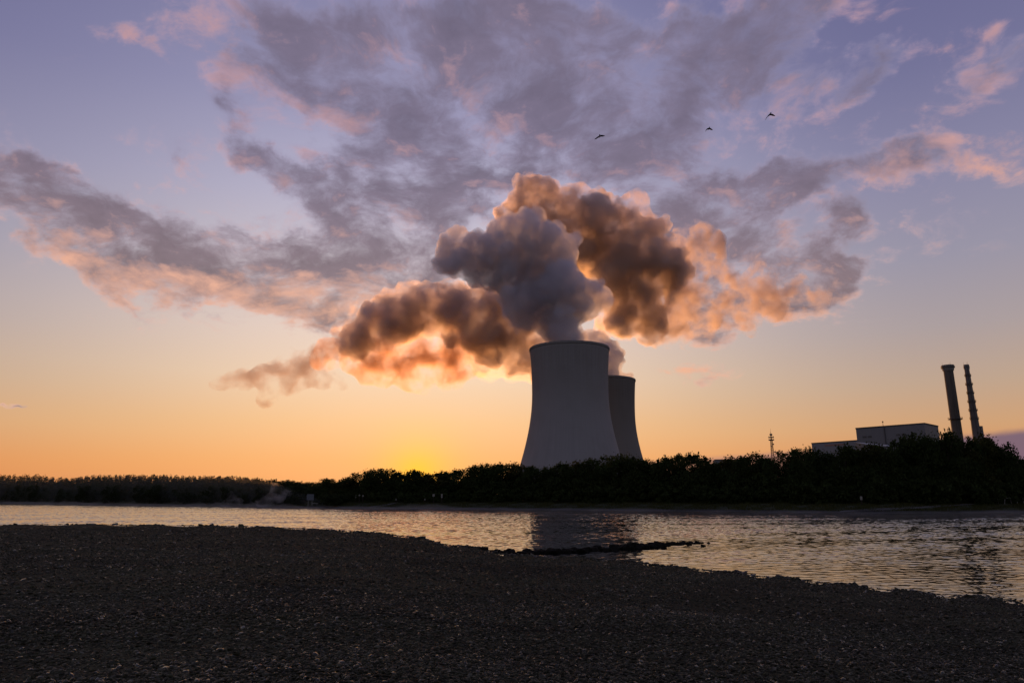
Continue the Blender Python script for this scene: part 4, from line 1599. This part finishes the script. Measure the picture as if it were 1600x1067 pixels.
# steam blown to the left behind the near tower
LEFT = [(846, 575, 24), (835, 590, 12), (818, 562, 30), (800, 540, 38), (830, 520, 40), (780, 525, 42), (755, 512, 44), (730, 492, 42), (700, 480, 40), (668, 480, 36), (640, 486, 36), (612, 496, 36), (585, 508, 34),
        (562, 522, 28), (545, 530, 20), (790, 490, 34), (750, 472, 26), (715, 505, 32), (690, 462, 22), (635, 508, 24), (775, 555, 22), (595, 528, 24), (800, 575, 18)]
o = puff_mesh('steam_plume', LEFT, 800, 8, voxel=2.4, disp=((70, 26.0), (26, 14.0), (14, -7.0), (7, 5.0)), depth_jit=0.2)
o.data.materials.append(m_drift)
tag(o, 'brown steam plume blown to the left behind the nearer cooling tower, glowing orange underneath', 'steam plume', 'steam plumes')
g = puff_mesh('outer_veil', LEFT, 805, 18, grow=1.22, voxel=4.0, disp=((60, 26.0), (22, 14.0), (9, 7.0)), kids=(9, 6), depth_jit=0.2)
g.data.materials.append(m_veil)
child_of(g, o)
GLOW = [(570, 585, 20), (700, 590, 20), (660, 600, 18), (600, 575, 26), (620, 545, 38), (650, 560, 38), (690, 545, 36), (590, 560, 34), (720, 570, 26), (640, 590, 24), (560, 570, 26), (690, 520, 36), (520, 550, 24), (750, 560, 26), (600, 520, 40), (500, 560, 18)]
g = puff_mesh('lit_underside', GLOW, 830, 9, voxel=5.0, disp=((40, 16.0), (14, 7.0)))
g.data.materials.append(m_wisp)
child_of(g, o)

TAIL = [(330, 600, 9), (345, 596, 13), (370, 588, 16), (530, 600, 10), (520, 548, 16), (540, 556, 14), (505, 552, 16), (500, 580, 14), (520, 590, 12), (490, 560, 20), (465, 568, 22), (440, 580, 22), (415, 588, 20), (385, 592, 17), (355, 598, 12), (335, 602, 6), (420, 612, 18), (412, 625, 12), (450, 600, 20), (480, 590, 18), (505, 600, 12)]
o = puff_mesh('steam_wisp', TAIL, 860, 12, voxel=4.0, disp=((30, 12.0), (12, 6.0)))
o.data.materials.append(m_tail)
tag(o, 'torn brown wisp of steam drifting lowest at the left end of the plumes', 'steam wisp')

# older steam spreading to the right, its top rim in the sun
RIGHT = [(825, 292, 20), (815, 312, 22), (855, 305, 22), (790, 335, 18), (850, 335, 34), (895, 335, 34), (935, 345, 34), (970, 355, 34), (1005, 372, 34), (925, 385, 44), (980, 405, 46), (1020, 415, 38),
         (1040, 395, 24), (955, 440, 40), (1000, 455, 42), (985, 490, 36), (1020, 500, 30), (880, 375, 40), (1050, 430, 30), (960, 500, 20)]
o = puff_mesh('steam_plume', RIGHT, 960, 15, voxel=2.6, disp=((60, 22.0), (26, -14.0), (12, -7.0), (7, 5.0)))
o.data.materials.append(m_drift)
tag(o, 'large brown steam plume with sunlit orange upper rim, behind and right of the dense plume', 'steam plume', 'steam plumes')
g = puff_mesh('outer_veil', RIGHT, 965, 19, grow=1.2, voxel=4.2, disp=((60, 26.0), (22, 14.0), (9, 7.0)), kids=(9, 6))
g.data.materials.append(m_veil)
child_of(g, o)
FRAY = [(1070, 400, 40), (1090, 440, 50), (1140, 450, 44), (1190, 450, 40), (1240, 455, 34), (1275, 465, 20), (1110, 490, 40), (1160, 490, 34), (1060, 500, 44), (1100, 390, 36), (1210, 480, 24), (1040, 530, 20)]
g = puff_mesh('frayed_end', FRAY, 985, 16, voxel=5.5, disp=((50, 18.0), (16, 8.0)))
g.data.materials.append(m_fray)
child_of(g, o)

# smoke-like mist rising off the water on the left
B_ = bank(430, -2).y
o = puff_mesh('mist_wisp', [(405, 784, 9), (420, 780, 10), (436, 776, 11), (430, 766, 9), (440, 758, 7), (452, 772, 9), (425, 757, 5), (470, 780, 7), (395, 787, 6)], B_, 31, voxel=0.8, disp=((9, 4.0), (3, 1.6)), kids=(8, 5))
o.data.materials.append(m_mist)
tag(o, 'pale curl of mist rising from the water left of the blue grey board', 'mist wisp')
B_ = bank(365, -2).y
o = puff_mesh('mist_wisp', [(345, 786, 6), (358, 782, 7), (366, 776, 6), (375, 783, 7), (362, 768, 4)], B_, 32, voxel=0.7, disp=((8, 3.0), (3, 1.4)), kids=(8, 5))
o.data.materials.append(m_mist)
tag(o, 'fainter curl of mist on the water before the distant wood', 'mist wisp')
